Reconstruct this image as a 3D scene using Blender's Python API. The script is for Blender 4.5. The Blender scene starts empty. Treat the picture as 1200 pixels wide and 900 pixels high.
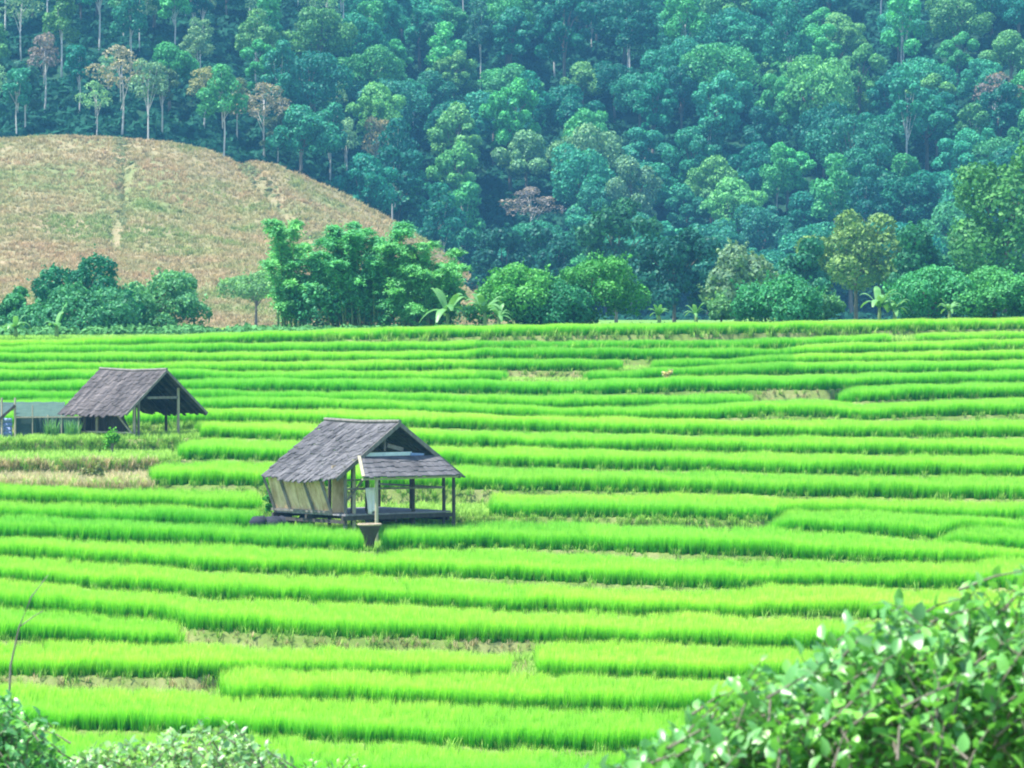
import bpy, math, random
import numpy as np
from mathutils import Vector, Matrix

rnd = random.Random(7)
rng = np.random.default_rng(11)
sc = bpy.context.scene
COL = sc.collection
F = 4887.0          # focal length in photo pixels (photo 1200 x 900)
YH = 375.0          # image row of the horizon

# ------------------------------------------------------------------ camera
cd = bpy.data.cameras.new('camera')
cam = bpy.data.objects.new('camera', cd); COL.objects.link(cam)
cd.sensor_width = 36.0; cd.lens = F / 1200 * 36
cam.location = (0, 0, 0)
cam.rotation_euler = (math.radians(90) - math.atan((450 - YH) / F), 0, 0)
cd.clip_start = 0.5; cd.clip_end = 3000
cd.dof.use_dof = True; cd.dof.focus_distance = 130; cd.dof.aperture_fstop = 10.0
sc.camera = cam

# ------------------------------------------------------------------ light
SUN_EL, SUN_AZ = 64.0, -105.0     # azimuth from +Y (view direction) toward +X; negative = left
w = bpy.data.worlds.new('World'); sc.world = w; w.use_nodes = True
nt = w.node_tree; nt.nodes.clear()
sky = nt.nodes.new('ShaderNodeTexSky'); sky.sky_type = 'NISHITA'; sky.sun_disc = False
sky.sun_elevation = math.radians(SUN_EL); sky.sun_rotation = math.radians(SUN_AZ)
sky.altitude = 600; sky.air_density = 1.2; sky.dust_density = 0.6; sky.ozone_density = 1.5
bg = nt.nodes.new('ShaderNodeBackground'); bg.inputs['Strength'].default_value = 0.15
wo = nt.nodes.new('ShaderNodeOutputWorld')
nt.links.new(sky.outputs[0], bg.inputs[0]); nt.links.new(bg.outputs[0], wo.inputs[0])
sl = bpy.data.lights.new('sun', 'SUN'); sl.energy = 5.0; sl.angle = math.radians(0.6); sl.color = (1.0, 0.95, 0.86)
sun = bpy.data.objects.new('sun', sl); COL.objects.link(sun)
az = math.radians(SUN_AZ); el = math.radians(SUN_EL)
sdir = Vector((math.sin(az) * math.cos(el), math.cos(az) * math.cos(el), math.sin(el)))
sun.rotation_euler = sdir.to_track_quat('Z', 'Y').to_euler()
sc.view_settings.view_transform = 'Standard'; sc.view_settings.look = 'None'
sc.view_settings.gamma = 1; sc.view_settings.exposure = 1.07
sc.cycles.filter_width = 2.0
sc.cycles.max_bounces = 7; sc.cycles.diffuse_bounces = 3; sc.cycles.transmission_bounces = 4
sc.cycles.transparent_max_bounces = 6; sc.cycles.volume_bounces = 0
sc.cycles.use_denoising = True

# ------------------------------------------------------------------ helpers
def P(px, D, z): return ((px - 600) / F * D, D, z)
def zpix(py, D): return -(py - YH) / F * D

def tag(o, label=None, cat=None, group=None, kind=None):
    if label: o['label'] = label
    if cat: o['category'] = cat
    if group: o['group'] = group
    if kind: o['kind'] = kind
    return o

def empty(name, loc, label, cat, group=None, rz=0):
    o = bpy.data.objects.new(name, None); COL.objects.link(o)
    o.empty_display_size = 0.2
    o.location = loc; o.rotation_euler = (0, 0, rz)
    return tag(o, label, cat, group)

def mesh_np(name, V, Q, mats, smooth=False, tint=None, matidx=None, extra=None):
    """V (n,3), Q list of arrays of quads (m,4) or tris (m,3)."""
    V = np.asarray(V, dtype=np.float32)
    if not isinstance(Q, (list, tuple)): Q = [Q]
    Q = [np.asarray(q, dtype=np.int32) for q in Q if len(q)]
    me = bpy.data.meshes.new(name)
    loops = np.concatenate([q.ravel() for q in Q])
    tot = np.concatenate([np.full(len(q), q.shape[1], dtype=np.int32) for q in Q])
    start = np.concatenate([[0], np.cumsum(tot)[:-1]]).astype(np.int32)
    me.vertices.add(len(V)); me.vertices.foreach_set('co', V.ravel())
    me.loops.add(len(loops)); me.loops.foreach_set('vertex_index', loops)
    me.polygons.add(len(tot)); me.polygons.foreach_set('loop_start', start); me.polygons.foreach_set('loop_total', tot)
    if smooth: me.polygons.foreach_set('use_smooth', np.ones(len(tot), dtype=bool))
    if matidx is not None: me.polygons.foreach_set('material_index', np.asarray(matidx, dtype=np.int32))
    me.update(calc_edges=True)
    if tint is not None:
        a = me.attributes.new('tint', 'FLOAT', 'POINT'); a.data.foreach_set('value', np.asarray(tint, dtype=np.float32))
    if extra:
        for k, v in extra.items():
            a = me.attributes.new(k, 'FLOAT', 'POINT'); a.data.foreach_set('value', np.asarray(v, dtype=np.float32))
    for m in (mats if isinstance(mats, (list, tuple)) else [mats]): me.materials.append(m)
    return me

def link(name, me, parent=None, loc=(0, 0, 0)):
    o = bpy.data.objects.new(name, me); COL.objects.link(o); o.location = loc
    if parent: o.parent = parent
    return o

class MB:
    """collects simple solids, builds one mesh"""
    def __init__(s): s.v = []; s.f = []
    def add(s, v, f):
        n = len(s.v); s.v += [tuple(p) for p in v]; s.f += [tuple(i + n for i in q) for q in f]
    def prism(s, quad, t):
        """quad: 4 points, extruded by vector t"""
        t = Vector(t); a = [Vector(p) for p in quad]; b = [p + t for p in a]
        s.add(a + b, [(0, 1, 2, 3), (7, 6, 5, 4), (0, 4, 5, 1), (1, 5, 6, 2), (2, 6, 7, 3), (3, 7, 4, 0)])
    def tube(s, pts, rad, n=7, cap=True):
        pts = [Vector(p) for p in pts]
        if not isinstance(rad, (list, tuple)): rad = [rad] * len(pts)
        base = len(s.v)
        for i, p in enumerate(pts):
            d = (pts[min(i + 1, len(pts) - 1)] - pts[max(i - 1, 0)]).normalized()
            u = d.orthogonal().normalized() if abs(d.z) > .9 else d.cross(Vector((0, 0, 1))).normalized()
            v = d.cross(u)
            for k in range(n):
                a = 2 * math.pi * k / n
                s.v.append(tuple(p + (u * math.cos(a) + v * math.sin(a)) * rad[i]))
        for i in range(len(pts) - 1):
            for k in range(n):
                a = base + i * n + k; b = base + i * n + (k + 1) % n
                s.f.append((a, b, b + n, a + n))
        if cap:
            s.f.append(tuple(base + k for k in range(n))[::-1])
            s.f.append(tuple(base + (len(pts) - 1) * n + k for k in range(n)))
    def bar(s, a, b, wx, wz):
        a = Vector(a); b = Vector(b); d = (b - a).normalized()
        u = d.cross(Vector((0, 0, 1)))
        u = Vector((1, 0, 0)) if u.length < 1e-3 else u.normalized()
        v = u.cross(d)
        q = [a + u * wx / 2 + v * wz / 2, a - u * wx / 2 + v * wz / 2, a - u * wx / 2 - v * wz / 2, a + u * wx / 2 - v * wz / 2]
        s.prism(q, b - a)
    def build(s, name, mat, parent=None, smooth=False):
        me = bpy.data.meshes.new(name); me.from_pydata(s.v, [], s.f); me.materials.append(mat); me.update()
        if smooth: me.polygons.foreach_set('use_smooth', [True] * len(me.polygons))
        return link(name, me, parent)

# ------------------------------------------------------------------ materials
def new_mat(name):
    m = bpy.data.materials.new(name); m.use_nodes = True; t = m.node_tree; t.nodes.clear()
    out = t.nodes.new('ShaderNodeOutputMaterial'); return m, t, out
def N(t, k, **kw):
    n = t.nodes.new(k)
    for a, b in kw.items(): setattr(n, a, b)
    return n
def ramp(t, fac, stops):
    r = N(t, 'ShaderNodeValToRGB'); e = r.color_ramp.elements
    while len(e) < len(stops): e.new(0.5)
    for i, (p, c) in enumerate(stops): e[i].position = p; e[i].color = (*c, 1)
    t.links.new(fac, r.inputs[0]); return r.outputs[0]
def noise(t, scale, detail=4, rough=.6, coord='Object', stretch=None):
    if coord == 'World': v = N(t, 'ShaderNodeNewGeometry').outputs['Position']
    else: v = N(t, 'ShaderNodeTexCoord').outputs[coord]
    if stretch:
        mp = N(t, 'ShaderNodeMapping'); mp.inputs['Scale'].default_value = stretch
        t.links.new(v, mp.inputs[0]); v = mp.outputs[0]
    n = N(t, 'ShaderNodeTexNoise'); n.inputs['Scale'].default_value = scale
    n.inputs['Detail'].default_value = detail; n.inputs['Roughness'].default_value = rough
    t.links.new(v, n.inputs['Vector']); return n.outputs['Fac']
def mul(t, a, b, fac=1.0, mode='MULTIPLY'):
    m = N(t, 'ShaderNodeMix', data_type='RGBA', blend_type=mode); m.inputs[0].default_value = fac
    for s, i in ((a, 6), (b, 7)):
        if isinstance(s, tuple): m.inputs[i].default_value = (*s, 1)
        else: t.links.new(s, m.inputs[i])
    return m.outputs[2]
def attr(t, name, typ='GEOMETRY'):
    a = N(t, 'ShaderNodeAttribute'); a.attribute_name = name; a.attribute_type = typ; return a.outputs['Fac']

def leafy(t, out, col, trans=.35, rough=.5, spec=.3, tcol=(1.0, 1.0, .55)):
    pr = N(t, 'ShaderNodeBsdfPrincipled'); pr.inputs['Roughness'].default_value = rough
    pr.inputs['Specular IOR Level'].default_value = spec
    t.links.new(col, pr.inputs['Base Color'])
    tr = N(t, 'ShaderNodeBsdfTranslucent'); t.links.new(mul(t, col, tcol), tr.inputs[0])
    mx = N(t, 'ShaderNodeMixShader'); mx.inputs[0].default_value = trans
    t.links.new(pr.outputs[0], mx.inputs[1]); t.links.new(tr.outputs[0], mx.inputs[2])
    t.links.new(mx.outputs[0], out.inputs[0])

def mat_foliage(name, rough=.55, spec=.25, trans=.3):
    """crown leaves: the colour of each tree comes from the object colour, per-leaf tint from the mesh"""
    m, t, out = new_mat(name)
    oi = N(t, 'ShaderNodeObjectInfo')
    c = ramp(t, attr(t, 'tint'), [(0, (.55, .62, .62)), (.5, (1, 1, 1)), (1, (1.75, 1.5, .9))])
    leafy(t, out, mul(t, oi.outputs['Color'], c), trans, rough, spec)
    return m
M_FOL = mat_foliage('tree_leaves')
M_GLOSS = mat_foliage('glossy_leaves', rough=.40, spec=1.0, trans=.35)

def mat_rice():
    m, t, out = new_mat('rice_leaves')
    g = ramp(t, attr(t, 'hgt'), [(0, (.05, .27, .006)), (.34, (.11, .49, .012)), (.62, (.27, .76, .05)), (1, (.54, .90, .13))])  # natural pale tips, exaggerated: sunlit tops and shaded bases put into the colour
    n = ramp(t, noise(t, .07, 3, .6, 'World', (.35, 1, 1)), [(.36, (.68, .92, .85)), (.5, (.95, .99, .9)), (.64, (1.14, 1.02, 1.1))])
    v = ramp(t, attr(t, 'var', 'INSTANCER'), [(0, (.55, .82, .7)), (.5, (.95, .98, .95)), (1, (1.38, 1.10, 1.3))])
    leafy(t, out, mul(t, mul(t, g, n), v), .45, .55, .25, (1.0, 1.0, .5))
    return m
M_RICE = mat_rice()

def mat_tuft(name, lo, hi, patch=None):
    m, t, out = new_mat(name)
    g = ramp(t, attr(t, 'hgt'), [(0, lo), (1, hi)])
    v = ramp(t, attr(t, 'var', 'INSTANCER'), [(0, (.68, .74, .70)), (.5, (1, 1, 1)), (1, (1.32, 1.22, 1.2))])
    if patch: g = mul(t, g, ramp(t, noise(t, .075, 5, .7, 'World'), patch))
    leafy(t, out, mul(t, g, v), .3, .7, .1, (1, .95, .7))
    return m
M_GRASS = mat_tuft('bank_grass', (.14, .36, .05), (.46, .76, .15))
M_DRYGRASS = mat_tuft('dry_grass', (.38, .34, .17), (.68, .60, .36))
M_BRUSH = mat_tuft('dry_brush', (.30, .26, .13), (.49, .415, .235), [(.38, (.55, .92, .5)), (.48, (.93, 1, .9)), (.60, (1.06, .93, .98))])
M_WEED = mat_tuft('weed_leaves', (.06, .22, .06), (.14, .38, .13))
M_SCRUB = mat_tuft('scrub_leaves', (.16, .22, .09), (.32, .36, .17))
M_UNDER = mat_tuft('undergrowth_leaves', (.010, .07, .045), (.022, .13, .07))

def mat_ground(name, stops, scale, bump=.3, rough=.95, scale2=None, stops2=None, dist=.1):
    m, t, out = new_mat(name)
    n = noise(t, scale, 8, .65); c = ramp(t, n, stops)
    if stops2: c = mul(t, c, ramp(t, noise(t, scale2, 5, .6), stops2))
    pr = N(t, 'ShaderNodeBsdfPrincipled'); pr.inputs['Roughness'].default_value = rough
    pr.inputs['Specular IOR Level'].default_value = .1
    t.links.new(c, pr.inputs['Base Color'])
    b = N(t, 'ShaderNodeBump'); b.inputs['Strength'].default_value = bump; b.inputs['Distance'].default_value = dist
    t.links.new(noise(t, scale * 4, 6, .7), b.inputs['Height']); t.links.new(b.outputs[0], pr.inputs['Normal'])
    t.links.new(pr.outputs[0], out.inputs[0]); return m
M_EARTH = mat_ground('paddy_earth', [(.3, (.10, .17, .04)), (.5, (.17, .23, .07)), (.7, (.29, .28, .15))], .9, .5,
                     scale2=.25, stops2=[(.35, (.75, .95, .6)), (.65, (1.1, 1, 1.05))])
M_BANK = mat_ground('grassy_bank', [(.3, (.07, .19, .03)), (.7, (.22, .40, .08))], .8, .6)
M_HILL = mat_ground('dry_hill', [(.30, (.19, .19, .08)), (.45, (.28, .25, .13)), (.6, (.34, .28, .16)), (.75, (.38, .31, .18))], .35, .8,
                    scale2=.05, stops2=[(.38, (.62, .9, .6)), (.55, (1, 1, 1)), (.7, (1.08, 1, 1))], dist=.3)
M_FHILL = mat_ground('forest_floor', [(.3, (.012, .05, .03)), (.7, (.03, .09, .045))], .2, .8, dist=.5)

def mat_wood(name, a, b, scale=6, stretch=(1, 1, 1), bump=.4, rough=.85, tinted=False):
    m, t, out = new_mat(name)
    c = ramp(t, noise(t, scale, 6, .7, stretch=stretch), [(.3, a), (.7, b)])
    pr = N(t, 'ShaderNodeBsdfPrincipled'); pr.inputs['Roughness'].default_value = rough
    t.links.new(c, pr.inputs['Base Color'])
    bp = N(t, 'ShaderNodeBump'); bp.inputs['Strength'].default_value = bump; bp.inputs['Distance'].default_value = .02
    t.links.new(noise(t, scale * 3, 5, .7, stretch=stretch), bp.inputs['Height']); t.links.new(bp.outputs[0], pr.inputs['Normal'])
    t.links.new(pr.outputs[0], out.inputs[0])
    if tinted: t.links.new(mul(t, c, ramp(t, attr(t, 'tint'), [(0, (.62, .62, .64)), (1, (1.35, 1.33, 1.3))])), pr.inputs['Base Color'])
    return m
M_BARK = mat_wood('bark', (.10, .085, .065), (.24, .21, .17), 3, (1, 1, .3))
M_PALEBARK = mat_wood('pale_bark', (.42, .40, .36), (.68, .65, .60), 3, (1, 1, .3))
M_POST = mat_wood('weathered_post', (.09, .08, .07), (.25, .23, .21), 9, (1, 1, .25))
M_DARKPOST = mat_wood('dark_post', (.03, .027, .025), (.09, .08, .07), 9, (1, 1, .25))
M_PALEPOST = mat_wood('pale_bamboo', (.27, .25, .17), (.46, .42, .30), 9, (1, 1, .25))
M_ROOF = mat_wood('weathered_thatch', (.045, .045, .05), (.15, .147, .155), 1.7, (1, 1, 1), .8, .95, True)
M_ROOF2 = mat_wood('brown_thatch', (.04, .036, .037), (.135, .12, .12), 1.7, (1, 1, 1), .8, .95, True)
M_BAMBOO = mat_wood('split_bamboo_wall', (.40, .24, .11), (.88, .66, .42), 3, (1, 1, .5), .5)
M_BANST = mat_wood('green_stem', (.10, .20, .05), (.26, .34, .12), 4)
M_DECK = mat_wood('deck_boards', (.13, .12, .13), (.32, .30, .33), 6, (1, 1, 1))
M_CLOTH = mat_wood('white_cloth', (.72, .70, .70), (.86, .85, .86), 9, (1, 1, .4), .6)
M_BASKET = mat_wood('dark_wicker', (.03, .025, .02), (.09, .07, .05), 30)
M_RIM = mat_wood('basket_rim', (.28, .22, .14), (.42, .35, .24), 20)
M_BLUE = mat_wood('blue_tarp', (.13, .22, .45), (.28, .38, .62), 3, (1, 1, 1), .8, .5)
M_BLUEW = mat_wood('pale_blue_board', (.45, .55, .60), (.66, .74, .76), 4)
M_NET = mat_wood('shade_net', (.025, .06, .055), (.055, .11, .10), 3)
M_NETL = mat_wood('faded_shade_net', (.03, .075, .055), (.06, .125, .085), 2)
M_DARKC = mat_wood('dark_cloth', (.008, .012, .022), (.02, .028, .05), 3)

# ------------------------------------------------------------------ terraces
SA, SS = 15.8, .078
def Dcan(y): return SA / ((y - YH) / F + SS)
def Zcan(D): return SS * D - SA
B = [
 [(0,906),(1200,930)],
 [(0,845),(100,852),(200,856),(330,861),(420,867),(600,872),(720,876),(1200,890)],
 [(0,800),(150,803),(240,805),(258,806),(280,812),(400,815),(500,820),(600,823),(750,826),(850,827),(1200,842)],
 [(0,784),(100,788),(230,789),(262,784),(300,779),(400,781),(500,783),(600,786),(700,789),(900,793),(1200,803)],
 [(0,747),(200,748),(230,750),(300,753),(400,756),(500,759),(590,761),(610,760),(630,748),(700,748),(850,752),(950,755),(1000,757),(1200,770)],
 [(0,707),(60,711),(100,716),(150,720),(195,723),(220,734),(300,741),(400,744),(500,746),(600,747),(630,748),(700,748),(850,752),(950,755),(1000,757),(1200,770)],
 [(0,676),(50,680),(250,696),(300,699),(450,705),(600,711),(780,717),(800,715),(900,720),(1000,721),(1200,735)],
 [(0,648),(50,651),(250,666),(300,669),(450,671),(600,680),(800,687),(872,688),(896,680),(1000,682),(1200,690)],
 [(0,624),(50,626),(250,635),(300,636),(430,643),(460,640),(600,641),(800,650),(900,654),(1025,655),(1150,652),(1200,650)],
 [(0,602),(50,604),(250,611),(400,615),(450,613),(600,609),(750,612),(800,614),(900,616),(920,618),(1025,626),(1110,633),(1190,640),(1200,640)],
 [(0,602),(50,604),(250,611),(400,615),(450,613),(600,609),(750,612),(800,614),(900,616),(920,618),(1025,626),(1098,632),(1116,612),(1200,618)],
 [(0,584),(50,586),(250,592),(400,598),(550,603),(600,605),(800,609),(900,611),(904,611),(918,594),(1025,597),(1200,604)],
 [(0,564),(50,566),(200,570),(300,573),(540,575),(800,576),(900,579),(1025,581),(1150,585),(1200,586)],
 [(0,543),(183,541),(250,539),(330,540),(540,545),(650,547),(1000,555),(1200,557)],
 [(0,516),(200,514),(250,513),(330,516),(560,522),(650,524),(1000,531),(1200,533)],
 [(0,495),(240,491),(330,493),(500,500),(650,505),(1000,510),(1200,512)],
 [(0,480),(240,477),(340,477),(500,480),(650,486),(800,489),(1000,491),(1200,490)],
 [(0,466),(240,463),(340,463),(450,466),(650,475),(840,471),(900,467),(985,467),(997,471),(1020,472),(1060,468),(1200,464)],
 [(0,458),(240,455),(450,459),(650,462),(800,461),(980,461),(996,452),(1060,449),(1200,447)],
 [(0,446),(300,442),(580,444),(650,446),(800,440),(900,439),(1200,433)],
 [(0,432),(200,430),(300,433),(560,432),(740,432),(765,429),(900,423),(1200,420)],
 [(0,423),(300,422),(560,419),(840,419),(900,414),(1200,408)],
 [(0,412),(300,411),(540,410),(560,406),(920,407),(945,402),(1200,396)],
 [(0,404),(300,400),(556,398),(850,397),(1060,389),(1200,387)],
 [(0,398),(150,394),(300,388),(500,382),(700,379),(900,377),(1060,374),(1200,372)],
]
XC = np.arange(-300, 1501, 6.0)
def smooth_noise(x, seed, amp, wl):
    r = np.random.default_rng(seed); y = 0
    for k in range(3):
        y = y + amp / (k + 1) * np.sin(x / (wl / (k + 1.6)) * 2 * np.pi + r.uniform(0, 6.28))
    return y
BY = []
for i, b in enumerate(B):
    y = np.interp(XC, [p[0] for p in b], [p[1] for p in b])
    # extend beyond the frame with the slope of the last stretch
    y = y + np.where(XC > 1200, (XC - 1200) * .01, 0) + np.where(XC < 0, XC * .02, 0)
    k = np.ones(5) / 5; yp = np.pad(y, 2, mode='edge'); y = np.convolve(yp, k, 'valid')
    sc_ = (y.mean() - 350) / 500
    BY.append(y + (smooth_noise(XC, 50 + i if i != 10 else 59, (.9 if i < 14 else .75) * sc_, 260 if i < 14 else 620) if 0 < i < 24 else 0))
for i in range(1, len(BY)): BY[i] = np.minimum(BY[i], BY[i - 1])
BY = np.array(BY); BD = Dcan(BY)                    # boundary depth per column
RICE_H = .56
NT = len(B) - 1
TZ = np.array([Zcan(BD[i + 1]) - RICE_H for i in range(NT)])   # ground level of terrace i per column (canopy touches S at the back)
# level the terraces a little along x so that they read flat
def ground(px, D):
    c = min(max((px - XC[0]) / 6.0, 0), len(XC) - 1.001); j = int(c); f = c - j
    d = BD[:, j] * (1 - f) + BD[:, j + 1] * f
    z = TZ[:, j] * (1 - f) + TZ[:, j + 1] * f
    i = int(np.searchsorted(d, D)) - 1
    if i < 0: return near_z(D)
    if i >= NT: return far_z(px, D)
    return float(z[i])
def near_z(D): return -1.75 - .112 * D - .9 * math.exp(-((D - 30) / 25.) ** 2)

CREST = [(-400,330),(-200,215),(-60,172),(0,164),(60,160),(120,162),(200,168),(240,176),(268,188),(284,196),(296,190),(320,194),(350,206),(400,228),(450,255),(500,284),(540,314),(560,338),(590,375),(1600,375)]
CD = 430.0
def crest_z(px): return (YH - np.interp(px, [c[0] for c in CREST], [c[1] for c in CREST])) / F * CD
def sstep(a, b, x):
    t = np.clip((x - a) / (b - a), 0, 1); return t * t * (3 - 2 * t)
def flat_z(px, D):
    return (Zcan(BD[-1]).mean() - .3) + 0 * D + .0 * px
FLZ = float(Zcan(BD[-1]).mean()) - .45
def edge_z(px): return float(np.interp(px, XC, TZ[-1]))
def mound_z(px, D):
    t = np.clip((D - 325) / (CD - 325), 0, 1)
    rise = (t ** 1.1) * (1 - .12 * np.sin(np.pi * t))
    back = 1 - sstep(CD + 3, CD + 60, D) * .25
    n = .25 * np.sin(px / 37. + D / 19.) + .2 * np.sin(px / 23. - D / 31. + 1)
    gl = np.clip((430 - D) / 45., 0, 1.3); c1 = 286 + 100 * gl; c2 = 142 + 6 * np.sin(D / 9.)
    n = n - 1.4 * np.exp(-((px - c1) / 11.) ** 2) * (gl < 1.25) - .9 * np.exp(-((px - c2) / 9.) ** 2) * sstep(365, 385, D)
    return FLZ + (crest_z(px) - FLZ + 0.0) * rise * back + n * sstep(330, 360, D) * (1 - sstep(CD - 15, CD, D))
def forest_z(px, D):
    X = (px - 600) / F * D
    wl = 1 - sstep(330, 600, px)
    a = crest_z(px) - 1.5 + .30 * (D - 445)
    b = FLZ + .36 * np.maximum(D - 462 + 14 * sstep(800, 1250, px), 0)
    n = 2.6 * np.sin(X / 17. + 1) * np.sin(D / 26. + X / 40.) + 1.6 * np.sin(X / 9. + D / 13. + 2)
    g = sstep(455, 500, D)
    return wl * a + (1 - wl) * b + n * g
def far_z(px, D):
    return float(max(mound_z(px, D) if D < 445 else -99, FLZ) if D < 445 else forest_z(px, D))

def grid_mesh(name, PX, DD, Z, mat, kind='structure', smooth=True):
    """PX (c), DD (r) or (r,c), Z (r,c)"""
    r, c = Z.shape
    D2 = DD if DD.ndim == 2 else np.repeat(DD[:, None], c, 1)
    X = (PX[None, :] - 600) / F * D2
    V = np.stack([X, D2, Z], -1).reshape(-1, 3)
    idx = np.arange(r * c).reshape(r, c)
    Q = np.stack([idx[:-1, :-1], idx[:-1, 1:], idx[1:, 1:], idx[1:, :-1]], -1).reshape(-1, 4)
    me = mesh_np(name, V, Q, mat, smooth)
    return tag(link(name, me), kind=kind)

# terraced ground: flat strips with steep earthen risers, one sheet
rowsD, rowsZ = [], []
nz = lambda D: np.vectorize(near_z)(D)
first = BD[0]
for k in (0.02, .3, .6, 1.0):
    d = first * 0 + (12 + (first - 14 - 12) * k); rowsD.append(d); rowsZ.append(nz(d))
for i in range(NT):
    d0, d1 = BD[i], BD[i + 1]; th = d1 - d0
    lip = np.minimum(.12, th * .3)
    rowsD.append(d0 + .001 if i else d0 - 9); rowsZ.append(TZ[i] - (0 if i else 0))
    rowsD.append(d0 + lip); rowsZ.append(TZ[i] + .05)
    rowsD.append(d0 + lip * 3); rowsZ.append(TZ[i] + .0)
    rowsD.append(d1 - .10 * np.minimum(1, th)); rowsZ.append(TZ[i])
rowsD.append(BD[-1] + .2); rowsZ.append(TZ[-1] + .1)
grid_mesh('terraced_ground', XC, np.array(rowsD), np.array(rowsZ), M_EARTH, smooth=False)

grid_mesh('meadow', XC, np.array([BD[-1] + .2, BD[-1] + 3, BD[-1] * 0 + 232]), np.array([TZ[-1] + .1, TZ[-1] * .3 + .7 * FLZ, TZ[-1] * 0 + FLZ + .02]), M_BANK)
PXH = np.arange(-500, 1701, 14.0)
Dm = np.concatenate([np.linspace(231, 325, 8), np.linspace(330, 446, 40)])
PL, PR = PXH[PXH <= 592.5], PXH[PXH >= 591.5]
grid_mesh('dry_hill', PL, Dm, np.array([np.maximum(mound_z(PL, d), FLZ) for d in Dm]), M_HILL)
grid_mesh('valley_floor', PR, Dm, np.array([np.maximum(mound_z(PR, d), FLZ) for d in Dm]), M_BANK)
Df = np.concatenate([[444.0], np.linspace(448, 690, 70)])
grid_mesh('forested_hill', PXH, Df, np.array([forest_z(PXH, d) - .5 * (d < 446) for d in Df]), M_FHILL)
# broad sheet underneath everything, out to the horizon
g = MB(); g.add([(-210, -35, -14.5), (210, -35, -14.5), (210, 700, -14.5), (-210, 700, -14.5)], [(0, 1, 2, 3)])
tag(g.build('ground', M_BANK), kind='structure')
# the slope the photographer stands on
pn = np.arange(-3000, 4201, 120.0); dn = np.array([1.5, 4, 8, 12.3])
grid_mesh('grassy_slope', pn, dn, np.array([[near_z(d)] * len(pn) for d in dn]), M_BANK)

# ------------------------------------------------------------------ scatter (stuff)
def blade(V, Q, H, x, y, ang, h, lean, wd, segs=3, droop=.5):
    """one tapered bent blade"""
    n0 = len(V); ca, sa = math.cos(ang), math.sin(ang)
    tw = ang + math.pi / 2 + rnd.uniform(-.6, .6); wx, wy = math.cos(tw), math.sin(tw)
    for k in range(segs + 1):
        t = k / segs; r = lean * (t ** (1 + droop)); zz = h * t * (1 - .25 * droop * t)
        ww = wd * (1 - t ** 2 * .92) / 2
        cx, cy = x + ca * r, y + sa * r
        V += [(cx - wx * ww, cy - wy * ww, zz), (cx + wx * ww, cy + wy * ww, zz)]; H += [t, t]
    for k in range(segs):
        a = n0 + 2 * k; Q.append((a, a + 1, a + 3, a + 2))
def tpl_clump(n, base, h, lean, wd, segs=3, h0=.7, h1=1.12):
    V, Q, H = [], [], []
    for _ in range(n):
        a = rnd.uniform(0, 6.283); r = base * math.sqrt(rnd.random()); b = rnd.uniform(0, 6.283)
        blade(V, Q, H, r * math.cos(a), r * math.sin(a), b, h * rnd.uniform(h0, h1), lean * rnd.uniform(.3, 1.2), wd * rnd.uniform(.7, 1.2), segs)
    return V, Q, H
def tpl_leafball(n, r, size, flat=.8):
    V, Q, H = [], [], []
    for _ in range(n):
        d = Vector((rnd.gauss(0, 1), rnd.gauss(0, 1), abs(rnd.gauss(0, 1)) * 1.1)).normalized()
        c = Vector((d.x * r, d.y * r, d.z * r * flat)) * rnd.uniform(.6, 1.05)
        nrm = (d + Vector((rnd.gauss(0, .4), rnd.gauss(0, .4), rnd.gauss(0, .4)))).normalized()
        u = nrm.orthogonal().normalized(); u.rotate(Matrix.Rotation(rnd.uniform(0, 6.28), 3, nrm)); v = nrm.cross(u)
        s = size * rnd.uniform(.6, 1.3); k = len(V)
        for q in (u * s, v * s * .5 + u * .1 * s, -u * s * .8, -v * s * .5 + u * .1 * s): V.append(tuple(c + q)); H.append(rnd.uniform(.1, 1))
        Q.append((k, k + 1, k + 2, k + 3))
    return V, Q, H

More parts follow.
